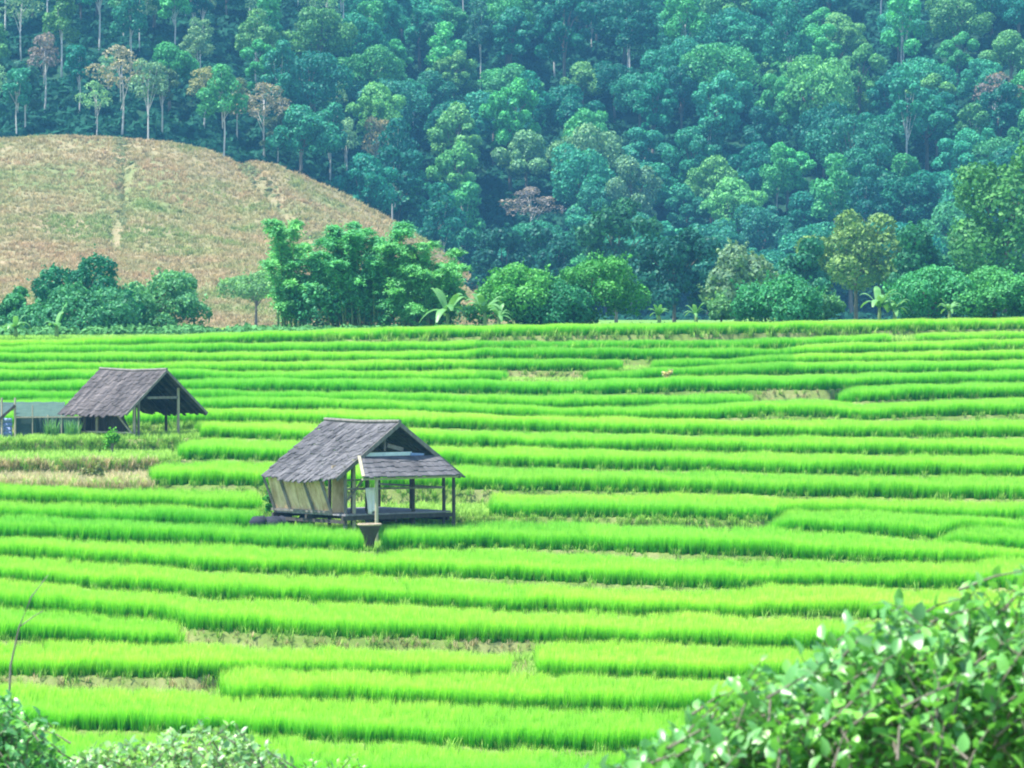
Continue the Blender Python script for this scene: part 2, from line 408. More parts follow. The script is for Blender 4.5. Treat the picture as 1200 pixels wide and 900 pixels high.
def scatter(name, tpls, pts, scl, mat, label, cat, var=None):
    """stuff: templates and points live in one mesh; geometry nodes spread the templates over the points"""
    V, Q, H, T = [], [], [], []
    for k, (v, q, h) in enumerate(tpls):
        n = len(V); V += v; Q += [tuple(i + n for i in f) for f in q]; H += h; T += [k] * len(v)
    n = len(pts); nv = len(V)
    A = np.concatenate([np.array(V), np.asarray(pts)])
    me = mesh_np(name, A, np.array(Q), mat, True)
    def at(nm, typ, arr):
        a = me.attributes.new(nm, typ, 'POINT'); a.data.foreach_set('value', arr)
    at('hgt', 'FLOAT', np.concatenate([H, np.zeros(n)]).astype(np.float32))
    at('tid', 'INT', np.concatenate([T, np.full(n, -1)]).astype(np.int32))
    at('pick', 'INT', np.concatenate([np.zeros(nv), rng.integers(0, len(tpls), n)]).astype(np.int32))
    at('rotz', 'FLOAT', np.concatenate([np.zeros(nv), rng.uniform(0, 6.28, n)]).astype(np.float32))
    at('scl', 'FLOAT', np.concatenate([np.ones(nv), scl]).astype(np.float32))
    at('var', 'FLOAT', np.concatenate([np.zeros(nv), rng.random(n) if var is None else var]).astype(np.float32))
    o = link(name, me); tag(o, label, cat, kind='stuff')
    ng = bpy.data.node_groups.new(name + '_scatter', 'GeometryNodeTree')
    ng.interface.new_socket('Geometry', in_out='INPUT', socket_type='NodeSocketGeometry')
    ng.interface.new_socket('Geometry', in_out='OUTPUT', socket_type='NodeSocketGeometry')
    nn = ng.nodes; L = ng.links.new
    gi = nn.new('NodeGroupInput'); go = nn.new('NodeGroupOutput')
    def named(nm, typ):
        x = nn.new('GeometryNodeInputNamedAttribute'); x.data_type = typ; x.inputs['Name'].default_value = nm; return x.outputs[0]
    def sep(k):
        s = nn.new('GeometryNodeSeparateGeometry'); s.domain = 'POINT'
        c = nn.new('FunctionNodeCompare'); c.data_type = 'INT'; c.operation = 'EQUAL'
        L(named('tid', 'INT'), c.inputs[2]); c.inputs[3].default_value = k
        L(gi.outputs[0], s.inputs[0]); L(c.outputs[0], s.inputs[1]); return s.outputs[0]
    j = nn.new('GeometryNodeJoinGeometry')
    for k in range(len(tpls)):
        gt = nn.new('GeometryNodeGeometryToInstance'); L(sep(k), gt.inputs[0]); L(gt.outputs[0], j.inputs[0])
    mp = nn.new('GeometryNodeMeshToPoints'); L(sep(-1), mp.inputs[0])
    ip = nn.new('GeometryNodeInstanceOnPoints'); L(mp.outputs[0], ip.inputs['Points']); L(j.outputs[0], ip.inputs['Instance'])
    ip.inputs['Pick Instance'].default_value = True
    L(named('pick', 'INT'), ip.inputs['Instance Index'])
    cx = nn.new('ShaderNodeCombineXYZ'); L(named('rotz', 'FLOAT'), cx.inputs[2]); L(cx.outputs[0], ip.inputs['Rotation'])
    L(named('scl', 'FLOAT'), ip.inputs['Scale']); L(ip.outputs[0], go.inputs[0])
    md = o.modifiers.new('scatter', 'NODES'); md.node_group = ng
    return o

# bare strips: (terrace index, x0, x1)
BARE = [(2,-400,258),(4,206,628),(3,596,630),
        (10,300,590),(9,300,590),(11,300,578),(10,578,906),(9,578,906),(11,905,906),
        (12,-400,183),(13,-400,214),(14,-400,236),(14,30,130),
        (17,878,986),(19,588,690),(20,725,768),(22,1040,1075),(8,420,450)]
SX = 1 / 6.0
def plant(step, xmarg=(-170, 1370), front_extra=True):
    pts = []; s = []; vs = []; tr = np.random.default_rng(4)
    for i in range(NT):
        col = (XC >= xmarg[0]) & (XC <= xmarg[1]); xs = XC[col]; d0, d1 = BD[i][col], BD[i + 1][col]
        if i == 0: d0 = np.maximum(d0, d1 - 8)
        # uniform in area inside each column cell
        wd = 6 / F * (d0 + d1) / 2; area = wd * np.maximum(d1 - d0 - .12, 0)
        cnt = area / (step * step); cnt = np.floor(cnt + rng.random(len(cnt))).astype(int)
        ci = np.repeat(np.arange(len(xs)), cnt); n = len(ci)
        t = rng.random(n); px = xs[ci] + rng.uniform(-3, 3, n)
        D = np.interp(px, xs, d0) + .10; E = np.interp(px, xs, d1) - .02
        D = D + t * np.maximum(E - D, 0)
        # dense front rows
        if front_extra:
            thick = (d1 - d0) > .7
            cnt = np.floor(wd / .085 * 2.0 * thick + rng.random(len(xs))).astype(int); ci = np.repeat(np.arange(len(xs)), cnt)
            pf = xs[ci] + rng.uniform(-3, 3, len(ci)); Dx = np.interp(pf, xs, d0) + rng.uniform(.05, .45, len(ci))
            px = np.concatenate([px, pf]); D = np.concatenate([D, Dx])
        z = np.interp(px, XC, TZ[i]); keep = np.ones(len(px), bool)
        jag = np.sin(D * 7.3 + i) * 3 + rng.normal(0, 3, len(D))
        for (b, a, c) in BARE:
            if b == i: keep &= ~((px + jag > a) & (px + jag < c))
        # local height: ragged canopy
        X = (px - 600) / F * D
        h = 1 + .05 * np.sin(X * .9 + D * .7 + i) + .035 * np.sin(X * 2.3 + i * 2) + .03 * np.sin(X * 5.1 - D * 3)
        # paddies whose ends are rounded
        pts.append(np.stack([X, D, z - .02], 1)[keep]); s.append((h * (1 + .10 * (tr.random() - .5)) * rng.uniform(.94, 1.05, len(h)))[keep])
        cut = tr.uniform(250, 1000); va, vb = tr.uniform(.25, .85, 2); bias = .12 if i < 8 else (-.05 if i < 13 else (-.22 if 19 <= i <= 22 else .08))
        v = np.where(px < cut, va, vb) * .6 + .2 + bias
        if 19 <= i <= 22: v = np.where((px > 556) & (px < 930), v - .2, v + .3)
        vs.append(np.clip(v + rng.normal(0, .16, len(px)), 0, 1)[keep])
    return np.concatenate(pts), np.concatenate(s), np.concatenate(vs)
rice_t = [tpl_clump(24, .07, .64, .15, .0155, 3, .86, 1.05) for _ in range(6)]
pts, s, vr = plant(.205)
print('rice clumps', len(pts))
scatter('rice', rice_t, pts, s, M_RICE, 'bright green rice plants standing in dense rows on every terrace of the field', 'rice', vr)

# grass on bare strips, bunds and around the huts
def in_bare(dry):
    out = []
    for (i, a, c) in BARE:
        a = max(a, -170)
        isdry = i in (2, 4, 12, 17, 19, 20, 3, 22) or (i in (9, 10) and a >= 570)
        if isdry != dry: continue
        area = 0
        n = int((c - a) * float((BD[i + 1] - BD[i])[(XC > a - 6) & (XC < c + 6)].mean()) * 130 / F / (.03 if dry else .03))
        px = rng.uniform(a, c, n); t = rng.random(n)
        D = np.interp(px, XC, BD[i]) + t * (np.interp(px, XC, BD[i + 1]) - np.interp(px, XC, BD[i]))
        out.append(np.stack([(px - 600) / F * D, D, np.interp(px, XC, TZ[i])], 1))
    return np.concatenate(out)
def along_bunds(per_m):
    out = []
    for i in range(1, NT):
        thick = BD[i + 1] - BD[i]
        n = int(1500 / F * float(BD[i].mean()) * per_m)
        px = rng.uniform(-170, 1370, n); D = np.interp(px, XC, BD[i]) + rng.uniform(-.08, .16, n)
        z = np.where(D > np.interp(px, XC, BD[i]), np.interp(px, XC, TZ[i]), np.interp(px, XC, TZ[i]) - .12)
        out.append(np.stack([(px - 600) / F * D, D, z], 1))
    return np.concatenate(out)
def riser_pts(zones, per):
    out = []
    for (i, a, c) in zones:
        a = max(a, -170)
        for e in (i, i + 1):
            if e >= NT: continue
            Dm_ = float(np.interp((a + c) / 2, XC, BD[e])); n = int((c - a) / F * Dm_ * per)
            px = rng.uniform(a, c, n); D = np.interp(px, XC, BD[e]) + rng.uniform(-.10, .12, n)
            z1 = np.interp(px, XC, TZ[e]); z0 = np.interp(px, XC, TZ[e - 1]) if e else z1
            out.append(np.stack([(px - 600) / F * D, D, z0 + (z1 - z0) * rng.random(n) - .03], 1))
    return np.concatenate(out)
g_t = [tpl_clump(12, .07, .22, .12, .016, 2) for _ in range(4)]
gp = np.concatenate([in_bare(False), along_bunds(8)])
# weeds at the foot of the first terrace and beyond the top edge
n = 5000; px = rng.uniform(-100, 1300, n); D = np.interp(px, XC, BD[1]) - rng.uniform(.1, 1.3, n)
fw = np.stack([(px - 600) / F * D, D, np.interp(px, XC, TZ[0])], 1)
n = 14000; px = rng.uniform(-170, 1370, n); D = np.interp(px, XC, BD[-1]) + rng.uniform(0, 14, n) ** 1.0
zt = np.interp(px, XC, TZ[-1]); te = np.clip((D - np.interp(px, XC, BD[-1])) / 3, 0, 1)
fe = np.stack([(px - 600) / F * D, D, zt * (1 - .7 * te) + .7 * te * FLZ], 1)
LEFT = [z for z in BARE if z[1] < 0 and z[0] in (13, 14)]
dpp = in_bare(True); gp = np.concatenate([gp, dpp[rng.random(len(dpp)) < .9], fw, fe, riser_pts(LEFT, 60), riser_pts([z for z in BARE if z[0] in (9, 10, 11)], 40)])
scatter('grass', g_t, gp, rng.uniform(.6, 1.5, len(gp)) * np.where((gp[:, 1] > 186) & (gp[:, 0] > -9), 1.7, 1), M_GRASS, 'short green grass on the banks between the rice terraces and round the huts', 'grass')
dp = np.concatenate([in_bare(True), fw[:1500] + [0, .1, 0], riser_pts([(12, -170, 183)], 70), riser_pts([z for z in BARE if z[0] in (2, 4, 17, 19)], 22)])
scatter('dry_grass', g_t, dp, rng.uniform(.5, 1.3, len(dp)) * np.where((dp[:, 1] > 128) & (dp[:, 1] < 150), 1.5, .8), M_DRYGRASS, 'dry straw coloured grass on the bare strips between rice terraces', 'dry grass')

# dry brush over the brown hill
n = 60000; px = rng.uniform(-420, 600, n); D = rng.uniform(322, 436, n)
z = np.maximum(mound_z(px, D), FLZ); keep = (z > FLZ + .1) | (rng.random(n) < .4)
hp = np.stack([(px - 600) / F * D, D, z - .05], 1)[keep]
b_t = [tpl_clump(9, .25, .36, .30, .06, 2) for _ in range(4)]
scatter('dry_brush', b_t, hp, rng.uniform(.4, 1.5, len(hp)), M_BRUSH, 'dry tan and pinkish brush covering the cleared hillside', 'brush')
n = 16000; px = rng.uniform(-300, 1450, n); D = rng.uniform(212, 330, n)
keep = (px < 590) | (D < 260)
hp = np.stack([(px - 600) / F * D, D, FLZ + 0 * D - .05], 1)[keep]
scatter('meadow_grass', b_t, hp, rng.uniform(.4, 1.1, len(hp)), M_GRASS, 'rough light green weeds at the foot of the dry hill', 'weeds')

n = 2600; px = np.concatenate([rng.uniform(-200, 1400, n), rng.uniform(740, 1220, 1300)]); n = len(px)
D = np.maximum(np.interp(px, XC, BD[-1]) + 2, rng.uniform(204, 222, n))
wp = np.stack([(px - 600) / F * D, D, np.full(n, FLZ - .1)], 1)
w_t = [tpl_leafball(90, .55, .16) for _ in range(4)]
keep = ~((px > 235) & (px < 320)) | (rng.random(n) < .25)
scatter('field_edge_weeds', w_t, wp[keep], rng.uniform(.4, 1.5, keep.sum()), M_WEED, 'leafy light green weeds along the far edge of the rice field', 'weeds')
n = 950; D = rng.uniform(372, 431, n); gl = (430 - D) / 45.; sel = rng.random(n) < .55
px = np.where(sel, 286 + 100 * gl + rng.normal(0, 5, n), 142 + 6 * np.sin(D / 9.) + rng.normal(0, 4, n))
gpp = np.stack([(px - 600) / F * D, D, mound_z(px, D) - .1], 1); gpp = np.concatenate([gpp])
scatter('gully_scrub', w_t, gpp, rng.uniform(.3, .9, n), M_SCRUB, 'low olive scrub in the two gullies of the brown hill', 'scrub')
# forest undergrowth
n = 15000; px = rng.uniform(-450, 1650, n); D = rng.uniform(442, 685, n)
z = forest_z(px, D); up = np.stack([(px - 600) / F * D, D, z - .2], 1)
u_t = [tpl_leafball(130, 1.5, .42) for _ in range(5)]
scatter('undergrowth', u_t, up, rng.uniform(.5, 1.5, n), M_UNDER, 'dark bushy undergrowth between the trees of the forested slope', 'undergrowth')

# ------------------------------------------------------------------ trees
def cards(C, Nn, S, asp=.6, fold=.0):
    """leaf sprays: kite shaped quads at centres C with normals Nn and sizes S"""
    n = len(C); r = rng.normal(size=(n, 3)); u = np.cross(Nn, r); u /= np.linalg.norm(u, axis=1)[:, None] + 1e-9
    v = np.cross(Nn, u); S = S[:, None]
    P0 = C + u * S; P1 = C + v * S * asp + u * S * .1 + Nn * S * fold; P2 = C - u * S * .8; P3 = C - v * S * asp + u * S * .1 + Nn * S * fold
    V = np.stack([P0, P1, P2, P3], 1).reshape(-1, 3); Q = np.arange(4 * n).reshape(n, 4)
    return V, Q
def unit(a): return a / (np.linalg.norm(a, axis=1)[:, None] + 1e-9)

def crown_mesh(name, R, Hc, zc, nlobe, ncard, size, lobe_r=(.26, .46), sparse=0.0, mat=None, shape='round'):
    L = []; ax_ = rnd.uniform(.8, 1.25)
    for k in range(nlobe):
        t = (k + .5) / nlobe; phi = k * 2.39996 + rnd.uniform(-.4, .4)
        zz = 1 - 1.55 * t if shape != 'flat' else 1 - .8 * t
        zz += rnd.uniform(-.1, .1); zz = max(-.75, min(1, zz)); rr = math.sqrt(max(0, 1 - zz * zz)) * rnd.uniform(.45, .88)
        if shape == 'bush' and zz < .35: rr = rnd.uniform(.3, .92)
        if shape == 'bush': zz *= rnd.uniform(.75, 1.1)
        L.append((rr * R * math.cos(phi), rr * R * math.sin(phi), zc + zz * Hc * .78 * rnd.uniform(.85, 1.1), R * rnd.uniform(*lobe_r)))
        if True: L[-1] = (L[-1][0] * ax_ + rnd.gauss(0, .09 * R), L[-1][1] / ax_ + rnd.gauss(0, .09 * R), L[-1][2] + rnd.gauss(0, .09 * Hc), L[-1][3])
    L.append((0, 0, zc, R * .55)); L = np.array(L)
    wgt = L[:, 3] ** 2; wgt[-1] *= .5
    idx = rng.choice(len(L), int(ncard * 1.5), p=wgt / wgt.sum())
    d = rng.normal(size=(len(idx), 3)); d[:, 2] = d[:, 2] * .9 + .35; d = unit(d)
    lr = L[idx, 3:4]; C = L[idx, :3] + d * lr * rng.uniform(.72, 1.06, (len(idx), 1)) * np.array([1, 1, .82])
    # drop what is buried in other lobes
    dist = np.linalg.norm((C[:, None, :] - L[None, :, :3]) / np.array([1, 1, .82]), axis=2) / L[None, :, 3]
    dist[np.arange(len(idx)), idx] = 9
    ok = dist.min(1) > .72; C, d = C[ok][:ncard], d[ok][:ncard]
    if sparse:
        q = np.sin(C[:, 0] * 2.1) * np.sin(C[:, 1] * 2.3) * np.sin(C[:, 2] * 1.9); k = (q > -.1 - (1 - sparse)) | (rng.random(len(C)) < .25)
        C, d = C[k], d[k]
    if shape == 'bush':
        ns = max(12, int(26 * R)); k = rng.integers(0, len(C), ns); dv = unit(d[k] + rng.normal(scale=.5, size=(ns, 3)) + [0, 0, .5]); ln = rng.uniform(.15, .6, ns) * min(R, 1.3)
        e = (C[k][:, None] + dv[:, None] * (ln[:, None, None] * np.linspace(0, 1, 14)[None, :, None]) + rng.normal(scale=.05, size=(ns, 14, 3))).reshape(-1, 3)
        C = np.concatenate([C, e]); d = np.concatenate([d, np.repeat(dv, 14, 0)])
    Nn = unit(d + rng.normal(scale=.62, size=d.shape))
    S = size * rng.uniform(.6, 1.35, len(C))
    V, Q = cards(C, Nn, S)
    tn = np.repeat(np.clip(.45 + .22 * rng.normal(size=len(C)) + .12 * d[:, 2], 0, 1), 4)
    return mesh_np(name, V, Q, mat or M_FOL, False, tn), L
def trunk_mesh(name, H, r, L, mat, nlimb=6, lean=0):
    m = MB(); pts = [(lean * H * t * t, .03 * H * math.sin(t * 3), H * t) for t in (0, .25, .5, .75, 1)]
    m.tube(pts, [r * (1.25, .95, .8, .6, .3)[k] for k in range(5)], 7)
    for k in range(min(nlimb, len(L))):
        e = L[k]; t = rnd.uniform(.45, .85); b = Vector((lean * H * t * t, 0, H * t)); e = Vector(e[:3])
        mid = (b + e) / 2 + Vector((0, 0, .08 * H)) * rnd.uniform(-.5, 1)
        m.tube([b, mid, e], [r * .45, r * .32, r * .12], 5, False)
    me = bpy.data.meshes.new(name); me.from_pydata(m.v, [], m.f); me.materials.append(mat); me.update()
    me.polygons.foreach_set('use_smooth', [True] * len(me.polygons)); return me

PROTO = {}
def proto(key, R, Hc, H, n=12, nc=2600, size=.42, bark=None, tr=.22, lean=0, **kw):
    zc = H - Hc * .95
    cm, L = crown_mesh('crown', R, Hc, zc, n, nc, size, **kw)
    tm = trunk_mesh('trunk', zc + Hc * .3, tr, L, bark or M_BARK, 7, lean)
    PROTO[key] = (cm, tm, H)
for k, (R, Hc, H, n) in enumerate([(3.9, 3.6, 9.5, 20), (4.3, 3.2, 9.0, 26), (3.2, 4.4, 10.8, 18), (4.6, 3.6, 10, 32), (3.5, 3.0, 8.5, 15), (3.0, 4.8, 11.5, 22), (4.2, 2.8, 9.8, 14), (3.6, 4.0, 10, 24)]):
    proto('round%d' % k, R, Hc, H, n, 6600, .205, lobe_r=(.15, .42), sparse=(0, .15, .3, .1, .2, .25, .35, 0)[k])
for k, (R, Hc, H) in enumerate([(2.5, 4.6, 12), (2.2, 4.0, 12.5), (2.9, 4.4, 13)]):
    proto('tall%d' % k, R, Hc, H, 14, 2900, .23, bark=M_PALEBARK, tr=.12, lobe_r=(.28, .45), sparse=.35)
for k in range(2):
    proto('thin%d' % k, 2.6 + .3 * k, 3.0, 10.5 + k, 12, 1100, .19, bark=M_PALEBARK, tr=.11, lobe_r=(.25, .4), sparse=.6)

def tree(name, key, loc, color, label, cat='tree', group=None, s=1.0, sz=None, rz=None):
    cm, tm, H = PROTO[key]
    o = empty(name, loc, label, cat, group, rnd.uniform(0, 6.28) if rz is None else rz)
    o.scale = (s, s, sz or s)
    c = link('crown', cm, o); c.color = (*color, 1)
    link('trunk', tm, o); LAST[0] = o
    return o

LAST = [None]
GREENS = {'deep': (.018, .19, .135), 'teal': (.045, .30, .19), 'mid': (.09, .42, .16), 'olive': (.13, .37, .13), 'pale': (.20, .42, .22)}
def jit(c, a=.25):
    k = 1 + rnd.uniform(-a, a); return tuple(max(.004, v * k * (1 + rnd.uniform(-.08, .08))) for v in c)
def solve_ground(px, py, D0=446, D1=740):
    D = D0
    while D < D1:
        if forest_z(px, D) >= (YH - py) / F * D: return D
        D += 1.0
    return D1
WORDS = {'deep': 'dark teal', 'teal': 'teal', 'mid': 'green', 'olive': 'olive', 'pale': 'pale green'}
XB = [(50,'at the left edge'),(110,'above the corner bushes'),(175,'above the further hut'),(240,'right of the further hut'),(300,'left of the hill notch'),
      (345,'right of the hill notch'),(400,'above the middle hut roof'),(455,'above the middle hut awning'),(505,'above the leaning bamboo'),(560,'above the hill tip'),
      (610,'above the banana pair'),(660,'above the thicket left half'),(710,'above the thicket right half'),(765,'just right of the thicket'),(825,'left of pale round tree'),
      (885,'above the pale round tree'),(940,'right of pale round tree'),(985,'left of yellowish tree'),(1030,'above the yellowish tree'),(1080,'above the spreading banana'),
      (1130,'left of big bright tree'),(1170,'above the big bright tree'),(1400,'at the right edge')]
YB = [(25,'topmost'),(62,'second'),(100,'third'),(138,'fourth'),(176,'fifth'),(214,'sixth'),(252,'seventh'),(290,'eighth'),(330,'ninth'),(900,'lowest')]
def cell(px, py): return next(b for a, b in YB if py < a), next(b for a, b in XB if px < a)
FOREST = []
def region(px, py):
    if px < 330: r = 'above the brown hill'
    elif px < 620: r = 'behind the long spur of the brown hill'
    elif px < 900: r = 'over the middle of the rice field'
    else: r = 'over the far end of the field to the right'
    v = 'at the top' if py < 95 else ('halfway up' if py < 215 else 'at the foot')
    return v, r
# special trees singled out by the photo: (px, base y, top y, key, colour, scale xy, label)
SPECIAL = [
 (52,140,38,'thin0',(.26,.22,.20),1.0,'pinkish thin crowned tree furthest left above the brown hill'),
 (30,165,70,'tall0',(.035,.16,.11),.8,'slender tree with a bare white trunk at the left edge of the forest'),
 (142,172,58,'thin1',(.34,.33,.22),1.15,'pale branching tree standing tallest on the crest of the brown hill'),
 (190,168,72,'tall1',(.10,.20,.09),.8,'narrow tree with a white trunk right of the pale branching tree'),
 (238,160,78,'thin0',(.30,.33,.13),1.0,'yellowish crowned slim tree on the crest of the brown hill'),
 (278,180,95,'tall2',(.16,.23,.11),.75,'olive tree with a pale trunk where the hill crest starts to fall'),
 (310,195,100,'thin1',(.30,.28,.20),1.1,'grey brown feathery tree just before the notch in the brown hill'),
 (325,200,130,'tall0',(.14,.22,.12),.7,'small white trunked tree beside the notch in the brown hill'),
 (443,256,135,'thin0',(.30,.28,.16),.85,'lone slim tree with straw coloured crown and white trunk on the falling hill crest'),
 (508,112,22,'tall1',(.06,.22,.14),.9,'tall tree with bright white trunk high in the forest, left of another white trunk'),
 (563,118,5,'tall2',(.04,.17,.12),.85,'tall tree with a long straight white trunk high in the forest centre'),
 (622,300,222,'thin1',(.28,.25,.24),1.2,'greyish pink half bare tree low in the forest above the vine covered thicket'),
 (694,66,2,'thin0',(.10,.18,.14),1.0,'tree with a thin pinkish trunk at the top edge of the forest'),
 (1168,175,88,'thin1',(.26,.22,.20),1.1,'pinkish thin crowned tree high on the right of the forest'),
 (1140,220,118,'tall0',(.07,.25,.09),1.0,'tall narrow fresh green tree standing out high on the right'),
]
taken = []
for (px, by, ty, key, colr, s, lab) in SPECIAL:
    D = solve_ground(px, by) if px > 470 else max(solve_ground(px, by), 447.)
    z = float(forest_z(px, D)); H = (YH - ty) / F * D - z
    o = tree('tree', key, P(px, D, z - .3), colr, lab, 'tree', 'trees picked out on the forested slope', s, max(.5, (H + .3) / PROTO[key][2]))
    taken.append(((px - 600) / F * D, D))

# dense forest: jittered grid on the slope
cnt = 0; Dd = 450.0; row = 0
while Dd < 642:
    halfw = .1228 * Dd * 1.07; stepx = 7.2; X = -halfw + (row % 2) * stepx / 2 + rnd.uniform(-1, 1)
    while X < halfw:
        x = X + rnd.uniform(-1.9, 1.9); D = Dd + rnd.uniform(-2.2, 2.2); X += stepx * rnd.uniform(.85, 1.15)
        px = 600 + x / D * F; z = float(forest_z(px, D)); py = YH - z / D * F; top = YH - (z + 9) / D * F
        if py < -45 or D < 447: continue
        # hidden behind the brown mound
        if px < 590 and top > YH - float(crest_z(px)) / CD * F + 12: continue
        if any(abs(x - a) < 2.6 and -7 < b - D < 4.5 for a, b in taken) : 
            if rnd.random() < .6: continue
        h = rnd.random()
        left = px < 430 and py < 230
        fold = math.sin(x / 13. + 1) * math.sin(D / 19. + x / 31.)
        key = 'round%d' % rnd.randrange(8)
        if left and h < .42: key = 'tall%d' % rnd.randrange(3)
        elif left and h < .72: key = 'thin%d' % rnd.randrange(2)
        elif h < .15: key = 'tall%d' % rnd.randrange(3)
        q = rnd.random() + fold * .22
        ck = 'deep' if q < .27 else 'teal' if q < .62 else 'mid' if q < .87 else 'olive' if q < 1.02 else 'pale'
        if left and ck == 'deep' and rnd.random() < .6: ck = 'olive'
        if key[1] == 'h': ck = 'pale'
        v, r = region(px, py); kind = 'slender' if key[0] == 't' else 'rounded'
        s = rnd.uniform(.74, 1.2) * (1.0 if key[0] == 'r' else .92) * (.88 if left else 1)
        size = 'large' if s > 1.12 else ('small' if s < .95 else 'medium')
        py_ = YH - (z + 7 * s) / D * F
        if not -30 < px < 1230 or py_ < -38: continue
        rw, cl_ = cell(px, py_)
        lab = f'{size} {WORDS[ck]} {kind} tree in the {rw} forest tier, {cl_}'
        tree('tree', key, P(px, D, z - .4), jit(GREENS[ck]), lab, 'tree', 'trees of the dense forest on the slope', s, s * rnd.uniform(.85, 1.2))
        FOREST.append((px, D, bpy.data.objects[-1] if False else LAST[0], lab))
        cnt += 1
    Dd += 7.6; row += 1
by = {}
for it in FOREST: by.setdefault(it[3], []).append(it)
for lab, its in by.items():
    if len(its) > 1:
        its.sort(key=lambda i: i[0])
        for k, it in enumerate(its):
            w_ = {2: ['left', 'right'], 3: ['left', 'centre', 'right']}.get(len(its), ['leftmost', 'second', 'third', 'rightmost', 'last'])[min(k, 4)]
            it[2]['label'] = f'{w_} {lab}'
print('forest trees', cnt)

# ---- nearer trees and bushes beyond the far edge of the field
def bush(name, px, base_y, top_y, wpx, D, color, label, cat, group=None, nl=20, nc=3600, size=.13, shape='bush', trunk_h=None, sparse=0, lobe=(.24, .42), bark=None, low=True):
    R = wpx / 2 / F * D; z0 = zpix(base_y, D); H = (base_y - top_y) / F * D
    Hc = H * (.58 if low else .36); zc = H - Hc * .98
    gz = min(far_z(px, D) if D > 206 else ground(px, D), z0)
    o = empty(name, P(px, D, gz - .1), label, cat, group)
    off = z0 - gz + .1
    cm, L = crown_mesh('crown', R, Hc, zc + off, nl, nc, size, lobe, sparse, M_FOL, shape)
    c = link('crown', cm, o); c.color = (*color, 1)
    tm = trunk_mesh('trunk', zc + off + Hc * .2, max(.05, R * .05), L, bark or M_BARK, 9); link('trunk', tm, o)
    return o
# taller trees between field and forest, right side (D in metres)
bush('tree', 868, 374, 286, 92, 265, (.17, .31, .18), 'pale grey green round tree at the field edge, left of the yellowish tree', 'tree', nl=20, nc=6000, size=.17, sparse=.3)
bush('tree', 1003, 366, 252, 108, 300, (.155, .30, .09), 'yellowish brown green broad tree behind the bushes at the field edge', 'tree', nl=30, nc=9000, size=.17, shape='round', sparse=.15)
bush('tree', 1178, 372, 182, 150, 290, (.075, .27, .075), 'large bright green tree at the right edge of the picture', 'tree', nl=30, nc=11000, size=.2)
bush('tree', 1075, 374, 270, 96, 285, (.035, .20, .09), 'rounded deep green tree left of the large bright green tree', 'tree', nl=20, nc=7000, size=.18)
bush('tree', 940, 372, 285, 80, 280, (.03, .19, .10), 'dark green tree between the pale tree and the yellowish tree', 'tree', nl=16, nc=5500, size=.18)
bush('tree', 790, 376, 262, 92, 300, (.018, .13, .095), 'deep blue green tree standing right of the vine covered thicket', 'tree', nl=18, nc=6500, size=.2)
bush('tree', 722, 376, 205, 80, 340, (.035, .17, .09), 'tall vine draped green tree rising behind the thicket', 'tree', nl=18, nc=6500, size=.22)
bush('tree', 650, 376, 250, 90, 380, (.018, .13, .095), 'dark tree low in the forest directly behind the thicket', 'tree', nl=18, nc=5500, size=.22)
bush('tree', 590, 376, 262, 80, 390, (.016, .12, .09), 'dark tree just right of where the brown hill ends', 'tree', nl=16, nc=5500, size=.22)
bush('tree', 520, 376, 262, 10, 0.1 + 405, (.016, .12, .09), 'x', 'tree') if False else None
# field-edge bushes
E = [
 # px, base, top, width, colour, nl, size, label
 (24,398,342,58,(0.065, 0.299, 0.117),'small bright bush at the left edge beyond the rice field'),
 (92,396,304,112,(0.023, 0.195, 0.098),'dark green tree with layered crown left of the feathery bush'),
 (96,397,350,136,(0.065, 0.286, 0.130),'mid green bush in front of the dark layered tree'),
 (152,394,340,50,(0.026, 0.221, 0.111),'narrow dark green bush between the layered tree and the feathery bush'),
 (192,393,312,104,(0.130, 0.390, 0.169),'feathery light green bush at the foot of the brown hill'),
 (300,350,322,70,(0.169, 0.390, 0.143),'straggling light green bush low on the brown hill'),
 (606,380,312,116,(0.098, 0.390, 0.085),'left half of the thicket, bright vines over dark hollows'),
 (690,379,303,132,(0.072, 0.325, 0.072),'right part of the thicket, rounded and vine covered'),
 (650,380,335,110,(0.039, 0.247, 0.111),'low dark bush in the hollow of the thicket'),
 (845,375,352,40,(0.156, 0.390, 0.156),'small pale green bush below the grey green tree'),
 (912,375,335,112,(0.058, 0.312, 0.130),'low wide green bush in front of the dark tree'),
 (960,375,348,60,(0.130, 0.364, 0.156),'light green bush left of the banana plants'),
 (1090,372,322,136,(0.065, 0.338, 0.130),'broad leafy bush right of the banana plants'),
 (1165,371,328,124,(0.091, 0.377, 0.117),'bright leafy bush in the right corner of the field edge'),
 (1225,371,318,96,(0.078, 0.351, 0.117),'leafy bush cut by the right edge of the picture'),
]
for (px, by, ty, wd, colr, lab) in E:
    D = 214 + rnd.uniform(-3, 4)
    if 'hollow' in lab: D = 209
    if 'low on the brown hill' in lab: D = 300
    if 'in front' in lab: D = 208
    bush('bush' if 'tree' not in lab.split()[:4] else 'tree', px, by, ty, wd, D, colr, lab, 'bush' if 'tree' not in lab.split()[:4] else 'tree', nl=16, nc=int(3600 + wd * 60), size=.10,
         sparse=.45 if ('feathery' in lab or 'straggl' in lab) else .22)

